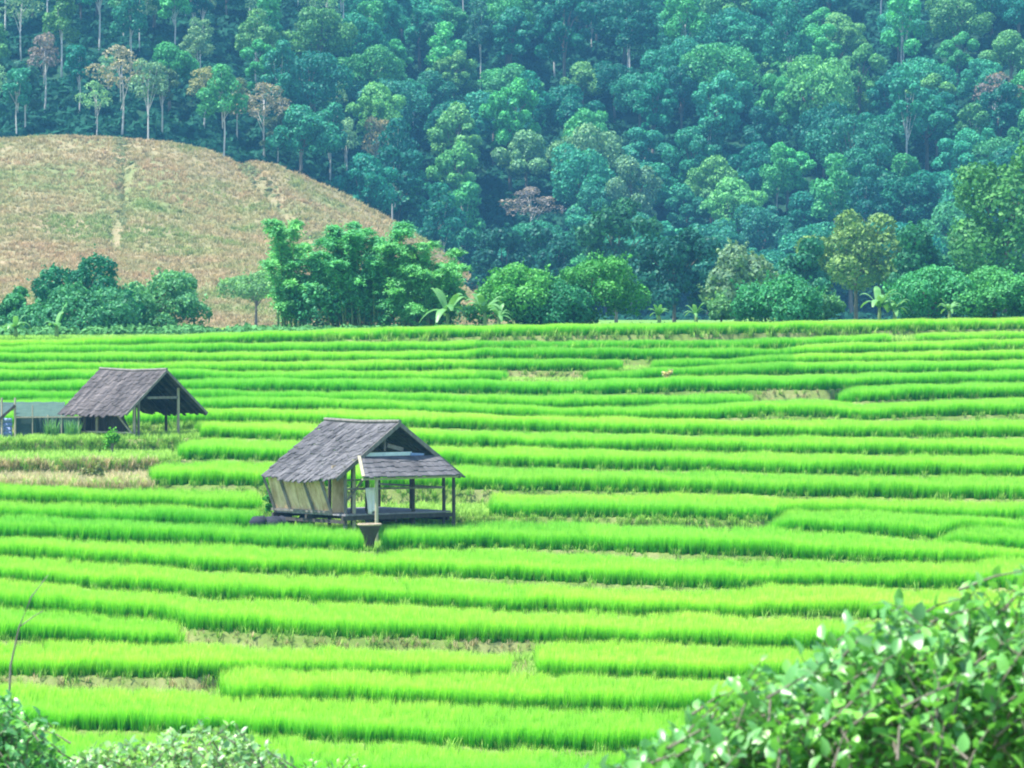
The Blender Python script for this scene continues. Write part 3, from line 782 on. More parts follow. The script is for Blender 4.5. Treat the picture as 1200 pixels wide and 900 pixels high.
# bamboo-like feathery clumps
def feathery(name, px, base_y, tops, D, color, label, cat='bamboo', group=None):
    gz = far_z(px, D); o = empty(name, P(px, D, gz), label, cat, group)
    Cs, Ns, Ss, Tn = [], [], [], []; culms = MB()
    for (tx, ty, dens) in tops:
        top = Vector(((tx - px) / F * D, rnd.uniform(-1.8, 1.8), zpix(ty, D) - gz)); b = Vector((top.x * .55 + rnd.gauss(0, .35), top.y * .4, 0))
        sw = rnd.uniform(.25, .9) * (1 if rnd.random() < .5 + top.x * .12 else -1)
        tip = top + Vector((sw, rnd.gauss(0, .3), -rnd.uniform(.25, .8))); c1 = Vector((b.x + (top.x - b.x) * .35, b.y, top.z * 1.12)); pts = []
        for k in range(9):
            t = k / 8; pts.append((1 - t) ** 2 * b + 2 * t * (1 - t) * c1 + t * t * tip)
        culms.tube(pts, [.04 * (1 - .85 * k / 8) for k in range(9)], 5)
        for q in range(int(62 * dens)):
            t = rnd.uniform(.1, 1.0) ** .8; k = t * 8; i = min(int(k), 7); p = pts[i].lerp(pts[i + 1], k - i)
            a = rnd.uniform(0, 6.28); ln = rnd.uniform(.25, .8) * (1.15 - .5 * t); dv = Vector((math.cos(a), math.sin(a), rnd.uniform(-.15, .6))).normalized(); tb = rnd.uniform(.15, .85)
            for u in range(16):
                v = u / 15; c = p + dv * ln * v + Vector((0, 0, -.35 * ln * v * v)) + Vector((rnd.gauss(0, .07), rnd.gauss(0, .07), rnd.gauss(0, .06)))
                Cs.append(c); Ns.append((dv.x * .3 + rnd.gauss(0, .5), dv.y * .3 + rnd.gauss(0, .5), .8)); Ss.append(rnd.uniform(.08, .145)); Tn.append(min(1, max(0, tb + rnd.gauss(0, .12))))
    V, Q = cards(np.array([tuple(c) for c in Cs]), unit(np.array(Ns)), np.array(Ss), .28)
    c = link('foliage', mesh_np('foliage', V, Q, M_FOL, False, np.repeat(Tn, 4)), o); c.color = (*color, 1)
    culms.build('stems', M_BANST, o, True)
    return o
def tops(x0, x1, y0, y1, n, dens=1.0): return [(rnd.uniform(x0, x1), rnd.uniform(y0, y1), dens) for _ in range(n)]
feathery('bamboo_clump', 345, 385, tops(322, 350, 250, 290, 9, 1.3) + tops(318, 380, 290, 350, 20, 1.2), 212, (.15, .50, .17), 'tall narrow bamboo clump at the left end of the bamboo thicket')
feathery('bamboo_clump', 420, 384, tops(372, 470, 258, 300, 26, 1.6) + tops(360, 480, 300, 350, 34, 1.5), 211, (.11, .45, .17), 'wide dense bamboo clump in the middle of the bamboo thicket')
feathery('bamboo_clump', 490, 383, tops(462, 528, 278, 325, 22, 1.5) + tops(465, 536, 305, 360, 24, 1.3), 210, (.15, .50, .16), 'leaning bamboo clump at the right end of the bamboo thicket')
bush('bush', 430, 386, 330, 170, 213.5, (.06, .30, .13), 'dark low bush inside the foot of the bamboo thicket', 'bush', nl=14, nc=4500, size=.12)

# banana plants
def mat_banana():
    m, t, out = new_mat('banana_leaves')
    c = ramp(t, attr(t, 'tint'), [(0, (.08, .28, .06)), (1, (.22, .48, .16))]); leafy(t, out, c, .35, .4, .4); return m
M_BAN = mat_banana()
def banana(px, base_y, top_y, D, label, n=10, spread=1.0):
    H = (base_y - top_y) / F * D; gz = far_z(px, D) if D > 203 else ground(px, D)
    z0 = max(zpix(base_y, D) - gz, 0)
    o = empty('banana_plant', P(px, D, gz), label, 'banana plant', 'banana plants along the field edge')
    st = MB(); st.tube([(0, 0, 0), (.03, 0, z0 + H * .15), (0, .02, z0 + H * .36)], [.11, .09, .06], 8); st.build('stem', M_BANST, o, True)
    for k in range(n):
        a = k * 2.4 + rnd.uniform(-.3, .3); up = rnd.uniform(.35, 1.0); Ln = H * rnd.uniform(.6, .85) * spread
        V, Q, T = [], [], []; S = 8
        for i in range(S + 1):
            t = i / S; r = Ln * t * (1 - .35 * up); zz = z0 + H * .3 + H * .85 * up * math.sin(min(t * 1.25, 1.4)) - Ln * .75 * t * t * (1.15 - up) - Ln * .18 * t ** 3
            wd = .20 * H / 2.0 * math.sin(math.pi * min(.08 + t * .92, .97)) ** .6
            c = Vector((math.cos(a) * r, math.sin(a) * r, zz)); sd = Vector((-math.sin(a), math.cos(a), 0))
            V += [tuple(c + sd * wd - Vector((0, 0, wd * .35))), tuple(c), tuple(c - sd * wd - Vector((0, 0, wd * .35)))]
            T += [rnd.uniform(.1, .9)] * 3
        for i in range(S):
            a0 = 3 * i; Q += [(a0, a0 + 1, a0 + 4, a0 + 3), (a0 + 1, a0 + 2, a0 + 5, a0 + 4)]
        link('leaf', mesh_np('leaf', V, np.array(Q), M_BAN, True, T), o)
    return o
banana(568, 380, 334, 205.5, 'banana plant right of the end of the brown hill, tallest of the row')
banana(584, 380, 352, 204.5, 'low banana plant just left of the vine covered thicket')
banana(524, 382, 330, 207, 'banana plant leaning beside the bamboo thicket')
banana(1030, 373, 330, 206.5, 'wide spreading banana plant on the right of the field edge', 9, 1.15)
banana(1048, 373, 342, 206.5, 'smaller banana plant touching the wide spreading one')
banana(815, 376, 352, 206, 'low pale banana plant between the thicket and the grey green tree')
banana(772, 377, 354, 206, 'small banana plant at the right foot of the vine covered thicket')
banana(66, 396, 356, 195, 'young light green banana plant in front of the left bushes', 5, .6)
banana(18, 398, 366, 195, 'banana plant in the far left corner of the field edge')
banana(1112, 372, 346, 206.5, 'low banana plant in front of the broad leafy bush')

# ------------------------------------------------------------------ huts
def frame_fn(px, D, theta):
    """local axes: t runs back along the ridge, g across the gable; returns point function with absolute z"""
    X0 = (px - 600) / F * D; r = (-math.cos(theta), math.sin(theta)); g = (math.sin(theta), math.cos(theta))
    base = Vector((X0, D, 0))
    def fn(t, gg, z): return Vector((X0 + r[0] * t + g[0] * gg, D + r[1] * t + g[1] * gg, z))
    return fn
def gz_at(p):
    return ground(600 + p.x / p.y * F, p.y)
def layered_slope(name, fn, tA, tB, gR, zR, gE, zE, mat, parent, courses=11, strips=26, sag=.05, thick=.035, clipt=None, seed=0):
    """thatch slope: overlapping courses of uneven leaf panels"""
    r_ = random.Random(seed); m = MB(); tn = []; tk = [r_.random() for _ in range(strips)]
    for c in range(courses):
        u0 = c / courses; u1 = min((c + 1.35) / courses, 1.03)
        for k in range(strips):
            a = k / strips; b = (k + 1) / strips; jj = r_.uniform(-.03, .04) + (.04 if r_.random() < .06 else 0); hh = r_.uniform(0, .022)
            def pt(tt, u):
                t = tA + (tB - tA) * tt; g_ = gR + (gE - gR) * u; z = zR + (zE - zR) * u
                z -= sag * math.sin(math.pi * tt) * (1 - u * .3)
                return fn(t, g_, z)
            lift = Vector((0, 0, thick * .5 + hh * 1.8))
            p = [pt(a, u0) + Vector((0, 0, hh * .3)), pt(b, u0) + Vector((0, 0, hh * .3)), pt(b, u1 + jj) + lift, pt(a, u1 + jj) + lift]
            m.prism(p, Vector((0, 0, -thick))); tn += [min(1, max(0, tk[k] + r_.uniform(-.18, .18)))] * 8
    o = m.build(name, mat, parent)
    a = o.data.attributes.new('tint', 'FLOAT', 'POINT'); a.data.foreach_set('value', tn)
    return o

# hut 1
TH = math.radians(50); fn = frame_fn(465, 124, TH); org = fn(1.6, 0, 0); o0 = Vector((org.x, org.y, gz_at(org)))
hut = empty('field_hut', (0, 0, 0), 'open sided wooden hut with grey gabled roof and bamboo wall in the rice', 'hut')
hut.location = o0
def rel(fn, o): return lambda t, g_, z: fn(t, g_, z) - o
f1 = rel(fn, o0)
zA, zE_, half, LR = -3.04, -4.66, 2.4, 3.5
for sgn, sd in ((-1, 1), (1, 2)):
    layered_slope('roof', f1, -.12, LR, 0, zA, sgn * half, zE_, M_ROOF, hut, 12, 30, .05, seed=sd)
rc = MB(); rc.tube([f1(-.15, 0, zA + .03), f1(LR / 2, 0, zA - .01), f1(LR + .02, 0, zA + .03)], .06, 6); rc.build('ridge_cap', M_POST, hut)
bb = MB()
for sgn in (-1, 1):
    bb.bar(f1(-.14, 0, zA - .05), f1(-.14, sgn * (half - .02), zE_ - .03), .03, .12)
bb.build('barge_board', M_POST, hut)
rf = MB()
for t in (.4, 1.3, 2.2, 3.1):
    for sgn in (-1, 1): rf.bar(f1(t, 0, zA - .1), f1(t, sgn * (half - .1), zE_ - .06), .05, .06)
for g_ in (-1.25, 1.25): rf.bar(f1(-.05, g_, (zA + zE_) / 2 - .12), f1(LR - .1, g_, (zA + zE_) / 2 - .12), .05, .06)
rf.build('rafters', M_DARKPOST, hut)
# gable board and king post
gb = MB(); gb.bar(f1(0, -1.35, -3.98), f1(0, .55, -3.98), .04, .11); gb.build('gable_board', M_BLUEW, hut)
gb = MB(); gb.bar(f1(-.03, .5, -4.02), f1(-.03, 1.0, -4.05), .05, .13); gb.build('blue_scrap', M_BLUE, hut)
gb = MB(); gb.bar(f1(0, -.45, -3.9), f1(0, -.45, -3.45), .06, .06); gb.bar(f1(.02, -.35, -3.72), f1(.02, .25, -3.86), .04, .12); gb.build('king_post', M_POST, hut)
# lean-to awning in front of the gable
aw = MB(); r_ = random.Random(5); NS = 22; NC = 4
for c in range(NC):
    u0 = c / NC; u1 = min((c + 1.3) / NC, 1.04)
    for k in range(NS):
        def ap(a, u):
            g_ = (-1.45 + 2.95 * a) * (1 - u) + (-2.05 + 3.55 * a) * u
            return f1(-.08 - 1.0 * u, g_, -4.04 * (1 - u) - 4.58 * u)
        a, b = k / NS, (k + 1) / NS; hh = r_.uniform(.0, .02); j = r_.uniform(-.03, .05)
        aw.prism([ap(a, u0), ap(b, u0), ap(b, u1 + j) + Vector((0, 0, .02 + hh)), ap(a, u1 + j) + Vector((0, 0, .02 + hh))], (0, 0, -.035))
ao = aw.build('awning', M_ROOF, hut); a_ = ao.data.attributes.new('tint', 'FLOAT', 'POINT'); a_.data.foreach_set('value', [.3 + .5 * random.Random(i // 8 % NS).random() for i in range(len(aw.v))])
ab = MB(); ab.bar(f1(-1.02, -2.1, -4.66), f1(-1.02, 1.5, -4.66), .06, .06); ab.bar(f1(-.1, -1.5, -4.02), f1(-1.05, -2.08, -4.58), .09, .05)
ab.bar(f1(-.1, 1.5, -4.1), f1(-1.05, 1.5, -4.63), .05, .05)
ab.build('awning_beam', M_PALEPOST, hut)
# posts
def post(t, g_, ztop, mat, rad=.055, lean=(0, 0)):
    b = fn(t, g_, 0); zb = gz_at(b) - .1; m = MB()
    m.tube([fn(t, g_, zb) - o0, fn(t, g_, (zb + ztop) / 2) - o0 + Vector((rnd.uniform(-.02, .02), 0, 0)), fn(t, g_, ztop) - o0], [rad * 1.1, rad, rad * .9], 7)
    m.build('post', mat, hut)
for (t, g_, zt, m_) in [(0, -1.95, -4.30, M_POST), (0, -1.62, -4.1, M_PALEPOST), (0, .62, -4.0, M_DARKPOST), (0, 1.78, -4.3, M_DARKPOST),
                        (-.05, -1.15, -4.1, M_DARKPOST), (.35, -1.4, -4.1, M_DARKPOST), (1.2, -.2, -3.6, M_DARKPOST), (3.3, -1.95, -4.4, M_DARKPOST), (3.3, 0, -3.3, M_DARKPOST), (3.3, 1.9, -4.4, M_DARKPOST),
                        (1.65, -1.95, -4.4, M_DARKPOST), (1.65, 1.85, -4.35, M_DARKPOST), (-1.0, -1.55, -4.62, M_PALEPOST), (-.95, 1.4, -4.62, M_DARKPOST)]:
    post(t, g_, zt, m_)
# deck
ZF = -5.72; dk = MB(); nb = 16
for k in range(nb):
    t0 = -.15 + 3.5 * k / nb; dk.prism([f1(t0, -2.05, ZF), f1(t0 + .205, -2.05, ZF), f1(t0 + .205, 1.95, ZF), f1(t0, 1.95, ZF)], (0, 0, -.05))
dk.build('deck', M_DECK, hut)
dj = MB()
for t in (-.12, 1.65, 3.3): dj.bar(f1(t, -2.15, ZF - .12), f1(t, 2.05, ZF - .12), .09, .12)
for g_ in (-2.0, -.1, 1.9): dj.bar(f1(-.1, g_, ZF - .23), f1(3.35, g_, ZF - .23), .08, .10)
dj.build('deck_beam', M_DARKPOST, hut)
# bamboo wall leaning outward: many slats
wl = MB(); ns = 34
for k in range(ns):
    t0 = .62 + 2.75 * k / ns; wdt = 2.75 / ns * .93
    zt = -4.72 + rnd.uniform(-.02, .02); zb = -5.70 + rnd.uniform(-.03, .02); oo = rnd.uniform(-.008, .008)
    wl.prism([f1(t0, -2.0 + oo, zb), f1(t0 + wdt, -2.0 + oo, zb), f1(t0 + wdt, -2.28 + oo, zt), f1(t0, -2.28 + oo, zt)], f1(0, .02, 0) - f1(0, 0, 0))
wl.build('bamboo_wall', M_BAMBOO, hut)
wb = MB()
for t in (.6, 1.45, 2.6, 3.38): wb.bar(f1(t - .10, -2.05, -5.74), f1(t + .12, -2.34, -4.68), .06, .08)
wb.bar(f1(.55, -2.07, -5.68), f1(3.45, -2.07, -5.68), .05, .07)
wb.build('wall_batten', M_POST, hut)
rw = MB()
for k in range(14):
    g0 = -1.9 + 1.6 * k / 14; rw.prism([f1(3.36, g0, -5.7), f1(3.36, g0 + .107, -5.7), f1(3.36, g0 + .107, -4.55), f1(3.36, g0, -4.55)], f1(.02, 0, 0) - f1(0, 0, 0))
    t0 = .55; g1 = -2.0 + .55 * k / 14
    rw.prism([f1(t0, g1, -5.7), f1(t0, g1 + .037, -5.7), f1(t0, g1 + .037, -4.3), f1(t0, g1, -4.3)], f1(.02, 0, 0) - f1(0, 0, 0))
rw.build('back_wall', M_BAMBOO, hut)
rl = MB(); rl.bar(f1(-.03, -1.95, -4.98), f1(-.03, 1.8, -5.02), .05, .06); rl.bar(f1(0, 1.8, -5.02), f1(3.3, 1.88, -5.02), .05, .05)
rl.bar(f1(-.03, -1.95, -4.72), f1(-.03, -1.1, -4.72), .04, .05)
rl.bar(f1(-.06, -1.9, -5.3), f1(-.06, -1.15, -4.55), .04, .05); rl.build('railing', M_POST, hut)
# white cloth over the rail
cl = MB(); W_ = 12
cV, cQ, cT = [], [], []
for i in range(W_ + 1):
    for k in range(9):
        u = i / W_; v = k / 8; wv = .035 * math.sin(u * 13 + v * 3) * v
        p = fn(-.10 - wv - .10 * v, -1.28 + .36 * u * (1 - .25 * v) + .03 * v, -4.96 - .72 * v - .05 * math.sin(u * 5) * v)
        cV.append(tuple(p - fn(-.1, -1.1, -5.0)))
for i in range(W_):
    for k in range(8):
        a = i * 9 + k; cQ.append((a, a + 9, a + 10, a + 1))
cloth = link('hanging_cloth', mesh_np('hanging_cloth', cV, np.array(cQ), M_CLOTH, True), None, tuple(fn(-.1, -1.1, -5.0)))
so = cloth.modifiers.new('thickness', 'SOLIDIFY'); so.thickness = .012
tag(cloth, 'white cloth hanging from the rail of the middle hut', 'cloth')
# dark carrying basket beside the front post
bp = Vector(P(433, float(np.interp(433, XC, BD[8])) + .35, 0)); bz = gz_at(bp) + .12
bk = empty('basket', (bp.x, bp.y, bz), 'dark tapering basket with pale rim beside the front post of the middle hut', 'basket')
m = MB(); prof = [(.10, 0), (.13, .10), (.16, .3), (.22, .5), (.30, .68), (.33, .78), (.30, .78), (.20, .5), (.1, .1)]
n_ = 18
for (r0, zz) in prof:
    for k in range(n_): m.v.append((r0 * math.cos(6.2832 * k / n_), r0 * math.sin(6.2832 * k / n_), zz * .86))
for i in range(len(prof) - 1):
    for k in range(n_): a = i * n_ + k; b = i * n_ + (k + 1) % n_; m.f.append((a, b, b + n_, a + n_))
m.f.append(tuple(range(n_))[::-1]); m.f.append(tuple((len(prof) - 1) * n_ + k for k in range(n_)))
m.build('body', M_BASKET, bk, True)
m = MB(); m.tube([(.325 * math.cos(a / 16 * 6.2832), .325 * math.sin(a / 16 * 6.2832), .68) for a in range(17)], .035, 6); m.build('rim', M_RIM, bk, True)
# dark bundle stored under the deck
bp = fn(2.9, -2.1, 0)
m = MB(); rr = random.Random(3)
for k in range(5):
    c = Vector((rr.uniform(-.25, .25) + (k - 2) * .22, rr.uniform(-.1, .1), .17 + rr.uniform(0, .1)))
    for i in range(1):
        ring = [(c.x - .2, c.y, c.z), (c.x, c.y, c.z + .05), (c.x + .2, c.y, c.z)]
        m.tube([(c.x - .22, c.y, c.z - .02), (c.x - .12, c.y, c.z + .02), (c.x + .12, c.y, c.z + .03), (c.x + .22, c.y, c.z)], [.08, .17, .18, .09], 8)
bd = m.build('cloth_bundle', M_DARKC, None, True); bd.location = (bp.x, bp.y, gz_at(bp)); bd.scale = (1.2, 1.2, 1.2)
tag(bd, 'dark blue bundle stored under the left end of the middle hut', 'bundle')
# shrub at its left end
bush('bush', 322, 606, 566, 22, 126.6, (.05, .27, .04), 'small green shrub against the left end of the middle hut', 'bush', nl=9, nc=700, size=.07)

# hut 2
TH2 = math.radians(45); fn2 = frame_fn(193, 150, TH2); p2 = fn2(1.8, 0, 0); o2 = Vector((p2.x, p2.y, ground(193, 150)))
hut2 = empty('field_hut', tuple(o2), 'open brown roofed hut further back at the left, beside the netted pen', 'hut')
f2 = rel(fn2, o2); zA2, zE2, hf2, L2 = -1.78, -3.36, 1.92, 3.65
for sgn, sd in ((-1, 7), (1, 8)):
    layered_slope('roof', f2, -.1, L2, 0, zA2, sgn * hf2, zE2, M_ROOF2, hut2, 10, 26, .06, seed=sd)
m = MB(); m.tube([f2(-.12, 0, zA2 + .01), f2(L2 / 2, 0, zA2 - .05), f2(L2, 0, zA2 + .01)], .055, 6); m.build('ridge_cap', M_POST, hut2)
m = MB()
for sgn in (-1, 1): m.bar(f2(-.12, 0, zA2 - .05), f2(-.12, sgn * hf2, zE2 - .03), .03, .09)
m.build('barge_board', M_POST, hut2)
m = MB()
for t in (.3, 1.3, 2.3, 3.3):
    for sgn in (-1, 1): m.bar(f2(t, 0, zA2 - .1), f2(t, sgn * (hf2 - .1), zE2 - .06), .05, .05)
m.build('rafters', M_DARKPOST, hut2)
def post2(t, g_, zt, mat, rad=.055):
    b = fn2(t, g_, 0); zb = ground(600 + b.x / b.y * F, b.y) - .1; m = MB()
    m.tube([f2(t, g_, zb), f2(t, g_, zt)], [rad, rad * .9], 7); m.build('post', mat, hut2)
for (t, g_, zt, m_) in [(.1, -1.35, -2.95, M_PALEPOST), (.15, -1.1, -2.8, M_POST), (.1, .72, -2.45, M_PALEPOST), (2.0, -1.5, -3.1, M_PALEPOST), (3.4, -1.5, -3.1, M_POST),
                        (1.1, -1.5, -3.1, M_DARKPOST), (3.4, 1.45, -3.1, M_DARKPOST), (3.4, .1, -2.0, M_DARKPOST), (1.7, 1.5, -3.1, M_DARKPOST), (2.7, -1.5, -3.1, M_POST)]:
    post2(t, g_, zt, m_)
m = MB(); m.bar(f2(.1, -.75, -2.79), f2(.1, .75, -2.79), .07, .09); m.build('tie_beam', M_POST, hut2)
m = MB(); m.bar(f2(0, -1.55, -4.03), f2(3.5, -1.55, -4.03), .05, .06); m.bar(f2(.05, -1.5, -4.05), f2(.9, -1.52, -3.35), .05, .05); m.build('railing', M_PALEPOST, hut2)
m = MB()
for k in range(18):
    t0 = .9 + 2.55 * k / 18; m.prism([f2(t0, -1.15, -4.2), f2(t0 + .135, -1.15, -4.2), f2(t0 + .135, -1.15, -3.1), f2(t0, -1.15, -3.1)], f2(0, .02, 0) - f2(0, 0, 0))
m.build('inner_wall', M_DARKPOST, hut2)
m = MB(); m.prism([f2(.9, -1.5, -4.22), f2(3.5, -1.5, -4.22), f2(3.5, 1.2, -4.22), f2(.9, 1.2, -4.22)], (0, 0, -.08)); m.build('deck', M_DECK, hut2)
m = MB(); m.prism([f2(3.5, -1.5, -4.2), f2(3.5, 1.4, -4.2), f2(3.5, .1, -2.1), f2(3.5, 0, -2.1)], f2(.03, 0, 0) - f2(0, 0, 0)); m.build('back_wall', M_NET, hut2)

# netted pen left of hut 2
gpx = ground(60, 150.5); pen = empty('netted_pen', P(58, 150.5, gpx), 'pen of dark green shade net with thin posts beside the further hut', 'pen')
def pr(px, D, z): v = Vector(P(px, D, z)); return v - Vector(P(58, 150.5, gpx))
zt0, zb0 = zpix(489, 150.5), gpx - .05
netp = MB()
segs = [(18, 42), (42, 56), (56, 72), (72, 95)]
for (a, b) in segs:
    nn_ = 5
    for k in range(nn_):
        u, v = a + (b - a) * k / nn_, a + (b - a) * (k + 1) / nn_; d = .05 * math.sin(u * 1.3)
        netp.prism([pr(u, 150.5 + d, zb0), pr(v, 150.5 + .05 * math.sin(v * 1.3), zb0), pr(v, 150.5 + .05 * math.sin(v * 1.3), zt0), pr(u, 150.5 + d, zt0)], (0, .012, 0))
netp.build('net_panel', M_NET, pen)
m = MB()
for px in (18, 38, 56, 72, 92):
    top = {18: 466, 38: 475}.get(px, 486); m = MB(); m.tube([pr(px, 150.42, zb0 - .1), pr(px, 150.42, zpix(top, 150.4))], .022, 6); m.build('post', M_PALEPOST, pen)
m = MB(); m.bar(pr(18, 150.4, zt0), pr(96, 150.4, zt0 + .02), .04, .05); m.build('rail', M_PALEPOST, pen)
m = MB(); K = 12
for k in range(K):
    for q in range(5):
        def rp(i, j):
            px = 16 + 60 * i / K; D = 150.6 + 4.2 * j / 5
            return pr(px, D, zpix(488 - 17 * j / 5, D) + .012 * math.sin(i * 1.7 + j))
        m.prism([rp(k, q), rp(k + 1, q), rp(k + 1, q + 1), rp(k, q + 1)], (0, 0, -.015))
m.build('net_roof', M_NETL, pen)
# blue tarpaulin shelter at the frame edge
gb_ = ground(2, 150); sh = empty('tarp_shelter', P(0, 150, gb_), 'low shelter hung with faded blue tarpaulin at the left edge of the picture', 'shelter')
def ps(px, D, z): return Vector(P(px, D, z)) - Vector(P(0, 150, gb_))
m = MB(); K = 14
for k in range(K):
    for q in range(5):
        def tp(i, j):
            px = -46 + 60 * i / K; z = gb_ + (zpix(490, 150) - gb_) * j / 5
            return ps(px, 150 + .07 * math.sin(i * 1.9) + .05 * math.sin(j * 2 + i), z)
        m.prism([tp(k, q), tp(k + 1, q), tp(k + 1, q + 1), tp(k, q + 1)], (0, .015, 0))
m.build('tarp', M_BLUE, sh, True)
m = MB(); m.prism([ps(-50, 149.8, zpix(497, 150)), ps(2, 149.8, zpix(491, 150)), ps(18, 151.5, zpix(472, 151)), ps(-30, 151.5, zpix(470, 151))], (0, 0, -.05)); m.build('roof', M_NET, sh)
for px, ty in ((2, 466), (17.5, 466), (-46, 470)):
    m = MB(); m.tube([ps(px, 149.75, gb_ - .1), ps(px, 149.75, zpix(ty, 149.8))], .04, 6); m.build('post', M_PALEPOST, sh)
m = MB(); m.bar(ps(-2, 149.7, zpix(492, 150)), ps(18, 149.7, zpix(475, 150)), .05, .09); m.build('brace', M_DARKPOST, sh)
# plants by the huts
bush('bush', 131, 524, 504, 17, 146.6, (.12, .42, .03), 'small round bright green bush in front of the further hut', 'bush', nl=7, nc=600, size=.06)
def reeds(px, D, hpx, wpx, n, label):
    gz = ground(px, D); V, Q, H = [], [], []; R = wpx / 2 / F * D; h = hpx / F * D
    for _ in range(n):
        a = rnd.uniform(0, 6.28); r = R * math.sqrt(rnd.random())
        blade(V, Q, H, r * math.cos(a), r * .5 * math.sin(a), rnd.uniform(0, 6.28), h * rnd.uniform(.7, 1.1), h * rnd.uniform(.1, .35), .035, 4)
    o = link('reed_clump', mesh_np('reed_clump', V, np.array(Q), M_BAN, True, [.3 + .6 * x for x in H]), None, P(px, D, gz))
    return tag(o, label, 'reeds')
reeds(60, 149.3, 28, 16, 90, 'tall pale reeds in front of the netted pen, left of the other reeds')
reeds(84, 149.2, 27, 18, 90, 'tall reeds where the netted pen meets the further hut')
bush('bush', 110, 566, 546, 26, 137, (.16, .22, .07), 'low olive shrub in the dry grass strip below the further hut', 'bush', nl=7, nc=500, size=.06)
# small dry shrub among the far rows
bush('dry_shrub', 784, 456, 431, 13, 169, (.55, .50, .28), 'small pale dry shrub standing alone among the far rice rows', 'shrub', nl=6, nc=260, size=.06)

# ------------------------------------------------------------------ foreground bushes
def leaf_bush(name, outline, D, depth, bottom_y, n, leaf, color, label, col2=None):
    """outline: list of (px, top y); fills the volume below it with twigs and pointed leaves"""
    xs = [p[0] for p in outline]; ys = [p[1] for p in outline]; cx = sum(xs) / len(xs)
    gz = near_z(D); org = Vector(P(cx, D, gz)); o = empty(name, tuple(org), label, 'bush')
    V, T = [], []; tw = MB(); stems = MB()
    NTW = int(n // 9 * 1.9); Qn = 0
    root = [Vector((rnd.uniform(-.25, .25), rnd.uniform(-.2, .2), -.05)) for _ in range(7)]
    for k in range(NTW):
        px = rnd.uniform(min(xs), max(xs)); ty = np.interp(px, xs, ys)
        dd = rnd.uniform(-depth, depth); edge = 1 - (abs(dd) / depth) ** 2 * .35
        zt = zpix(ty, D) ; zb = zpix(bottom_y, D)
        q = rnd.random() ** .5
        z = zb + (zt - zb) * q * edge + (rnd.uniform(0, .05) if rnd.random() < .12 else 0)
        tip = Vector(P(px, D, 0)); tip = Vector((tip.x, D + dd, z)) - org
        dirn = Vector((rnd.gauss(0, .5), rnd.gauss(0, .5) - .2, rnd.uniform(.3, 1))).normalized()
        ln = leaf * rnd.uniform(2.6, 4.2); b = tip - dirn * ln
        tw.tube([b, (b + tip) / 2 + Vector((rnd.gauss(0, .01), 0, .01)), tip], [.006, .004, .002], 4, False)
        if k % 16 == 0:
            rt = rnd.choice(root); mid = (rt + b) / 2 + Vector((rnd.gauss(0, .08), rnd.gauss(0, .05), .12)); stems.tube([rt, mid, b], [.022, .014, .006], 6)
        nl = 9; tb = min(max(rnd.gauss(.5, .26), 0), 1)
        for i in range(nl):
            t = .15 + .85 * i / (nl - 1); c = b.lerp(tip, t); a = i * 2.4 + rnd.uniform(-.3, .3)
            side = dirn.orthogonal().normalized(); side.rotate(Matrix.Rotation(a, 3, dirn))
            ax = (side * .9 + dirn * .45 + Vector((0, 0, rnd.uniform(-.25, .1)))).normalized(); L_ = leaf * rnd.uniform(.5, 1.2)
            up = (Vector((0, 0, 1)) + Vector((rnd.gauss(0, .5), rnd.gauss(0, .5), 0))).normalized(); sd = ax.cross(up).normalized(); up = sd.cross(ax)
            wd = L_ * rnd.uniform(.22, .33); cu = rnd.uniform(.02, .22); fo = rnd.uniform(.15, .6)
            p0 = c; p1 = c + ax * L_ * .35; p2 = c + ax * L_ * .72 - up * L_ * cu * .45; p3 = c + ax * L_ - up * L_ * cu * 1.5
            V += [p0, p1 + sd * wd + up * wd * fo, p1, p1 - sd * wd + up * wd * fo, p2 + sd * wd * .75 + up * wd * fo * .7, p2, p2 - sd * wd * .75 + up * wd * fo * .7, p3]
            T += [min(max(tb + rnd.gauss(0, .15), 0), 1)] * 8
    n_ = len(V) // 8; q4, t3 = [], []
    for k in range(n_):
        a = 8 * k
        t3 += [(a, a + 1, a + 2), (a, a + 2, a + 3), (a + 4, a + 7, a + 5), (a + 5, a + 7, a + 6)]
        q4 += [(a + 1, a + 4, a + 5, a + 2), (a + 2, a + 5, a + 6, a + 3)]
    me = mesh_np('leaves', [tuple(v) for v in V], [np.array(q4), np.array(t3)], M_GLOSS, False, T)
    c = link('leaves', me, o); c.color = (*color, 1)
    tw.add(stems.v, stems.f); tw.build('branches', M_BARK, o, True)
    return o
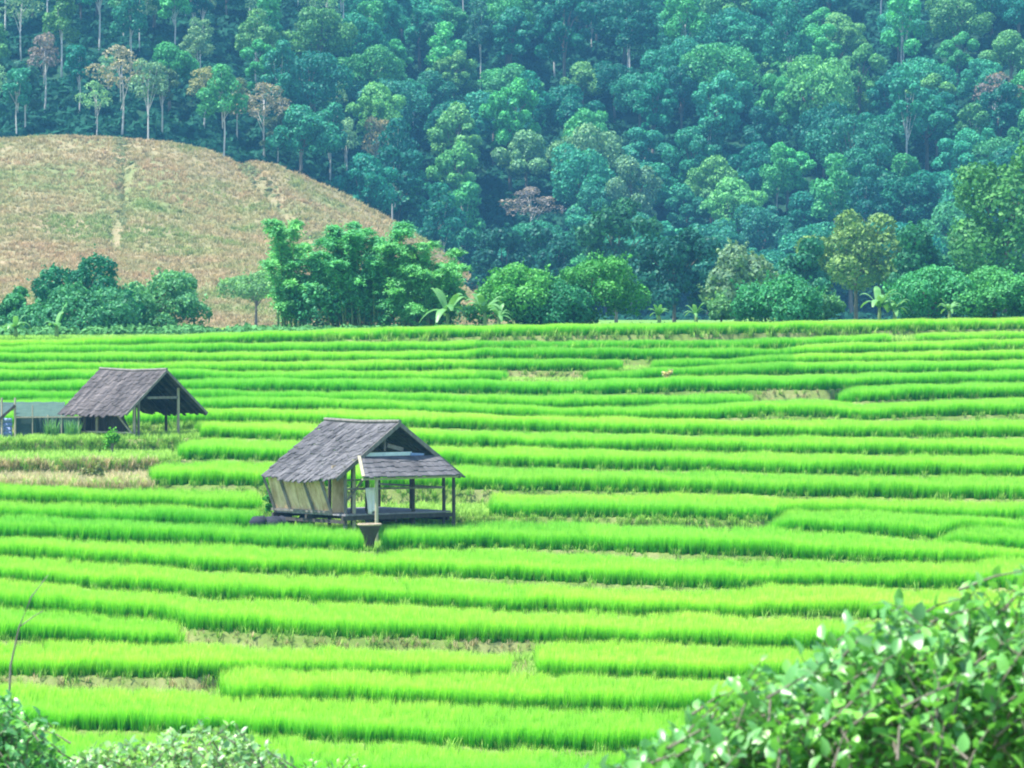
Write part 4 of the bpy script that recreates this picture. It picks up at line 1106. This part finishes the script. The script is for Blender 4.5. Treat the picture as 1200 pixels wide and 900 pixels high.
leaf_bush('bush', [(730,896),(760,874),(800,850),(840,826),(866,800),(890,756),(915,785),(950,758),(985,750),(1012,716),(1045,700),(1090,722),(1120,710),(1150,684),(1185,672),(1215,660),(1290,650)],
          15.5, .6, 985, 5000, .080, (.15, .44, .11), 'large glossy leaved bush filling the lower right corner')
leaf_bush('bush', [(-60,800),(0,806),(22,812),(44,840),(60,880),(70,900)], 24, .5, 990, 1300, .075, (.12, .40, .11), 'dark leafy bush in the lower left corner')
leaf_bush('bush', [(60,890),(110,872),(150,868),(185,862),(210,845),(240,842),(275,850),(305,866),(330,890)], 25, .6, 990, 3300, .062, (.24, .50, .19), 'pale leaved low bush at the bottom edge, right of the corner bush')
leaf_bush('bush', [(330,905),(360,880),(400,878),(425,896),(450,915)], 30, .5, 980, 500, .06, (.14, .40, .05), 'small light green weed patch at the bottom edge beside the pale leaved bush')
# bare twig rising on the left
gz = near_z(24.5); m = MB()
def tp(px, py): return Vector(P(px, 24.5, zpix(py, 24.5))) - Vector(P(14, 24.5, gz))
m.tube([tp(10, 990), tp(8, 860), tp(12, 780), tp(22, 735), tp(36, 700), tp(56, 674)], [.012, .009, .007, .005, .004, .002], 5)
m.tube([tp(22, 735), tp(40, 722), tp(50, 716)], [.004, .003, .002], 4)
tw_ = m.build('bare_twig', M_POST); tw_.location = P(14, 24.5, gz); tag(tw_, 'thin bare grey twig curving up above the lower left bush', 'twig')

# ------------------------------------------------------------------ air
hz = MB(); x0, x1, y0, y1, z0, z1 = -215, 215, -40, 705, -16, 100
hz.prism([(x0, y1, z0), (x1, y1, z0), (x1, y0, z0), (x0, y0, z0)], (0, 0, z1 - z0))   # normals outward, or the sun is lost
m, t, out = new_mat('haze_air')
pv = N(t, 'ShaderNodeVolumePrincipled'); pv.inputs['Density'].default_value = .00030
pv.inputs['Color'].default_value = (.18, .60, 1.0, 1); pv.inputs['Anisotropy'].default_value = .2
t.links.new(pv.outputs[0], out.inputs['Volume'])
o = hz.build('haze', m); tag(o, 'thin blue haze over the valley', 'haze', kind='stuff')
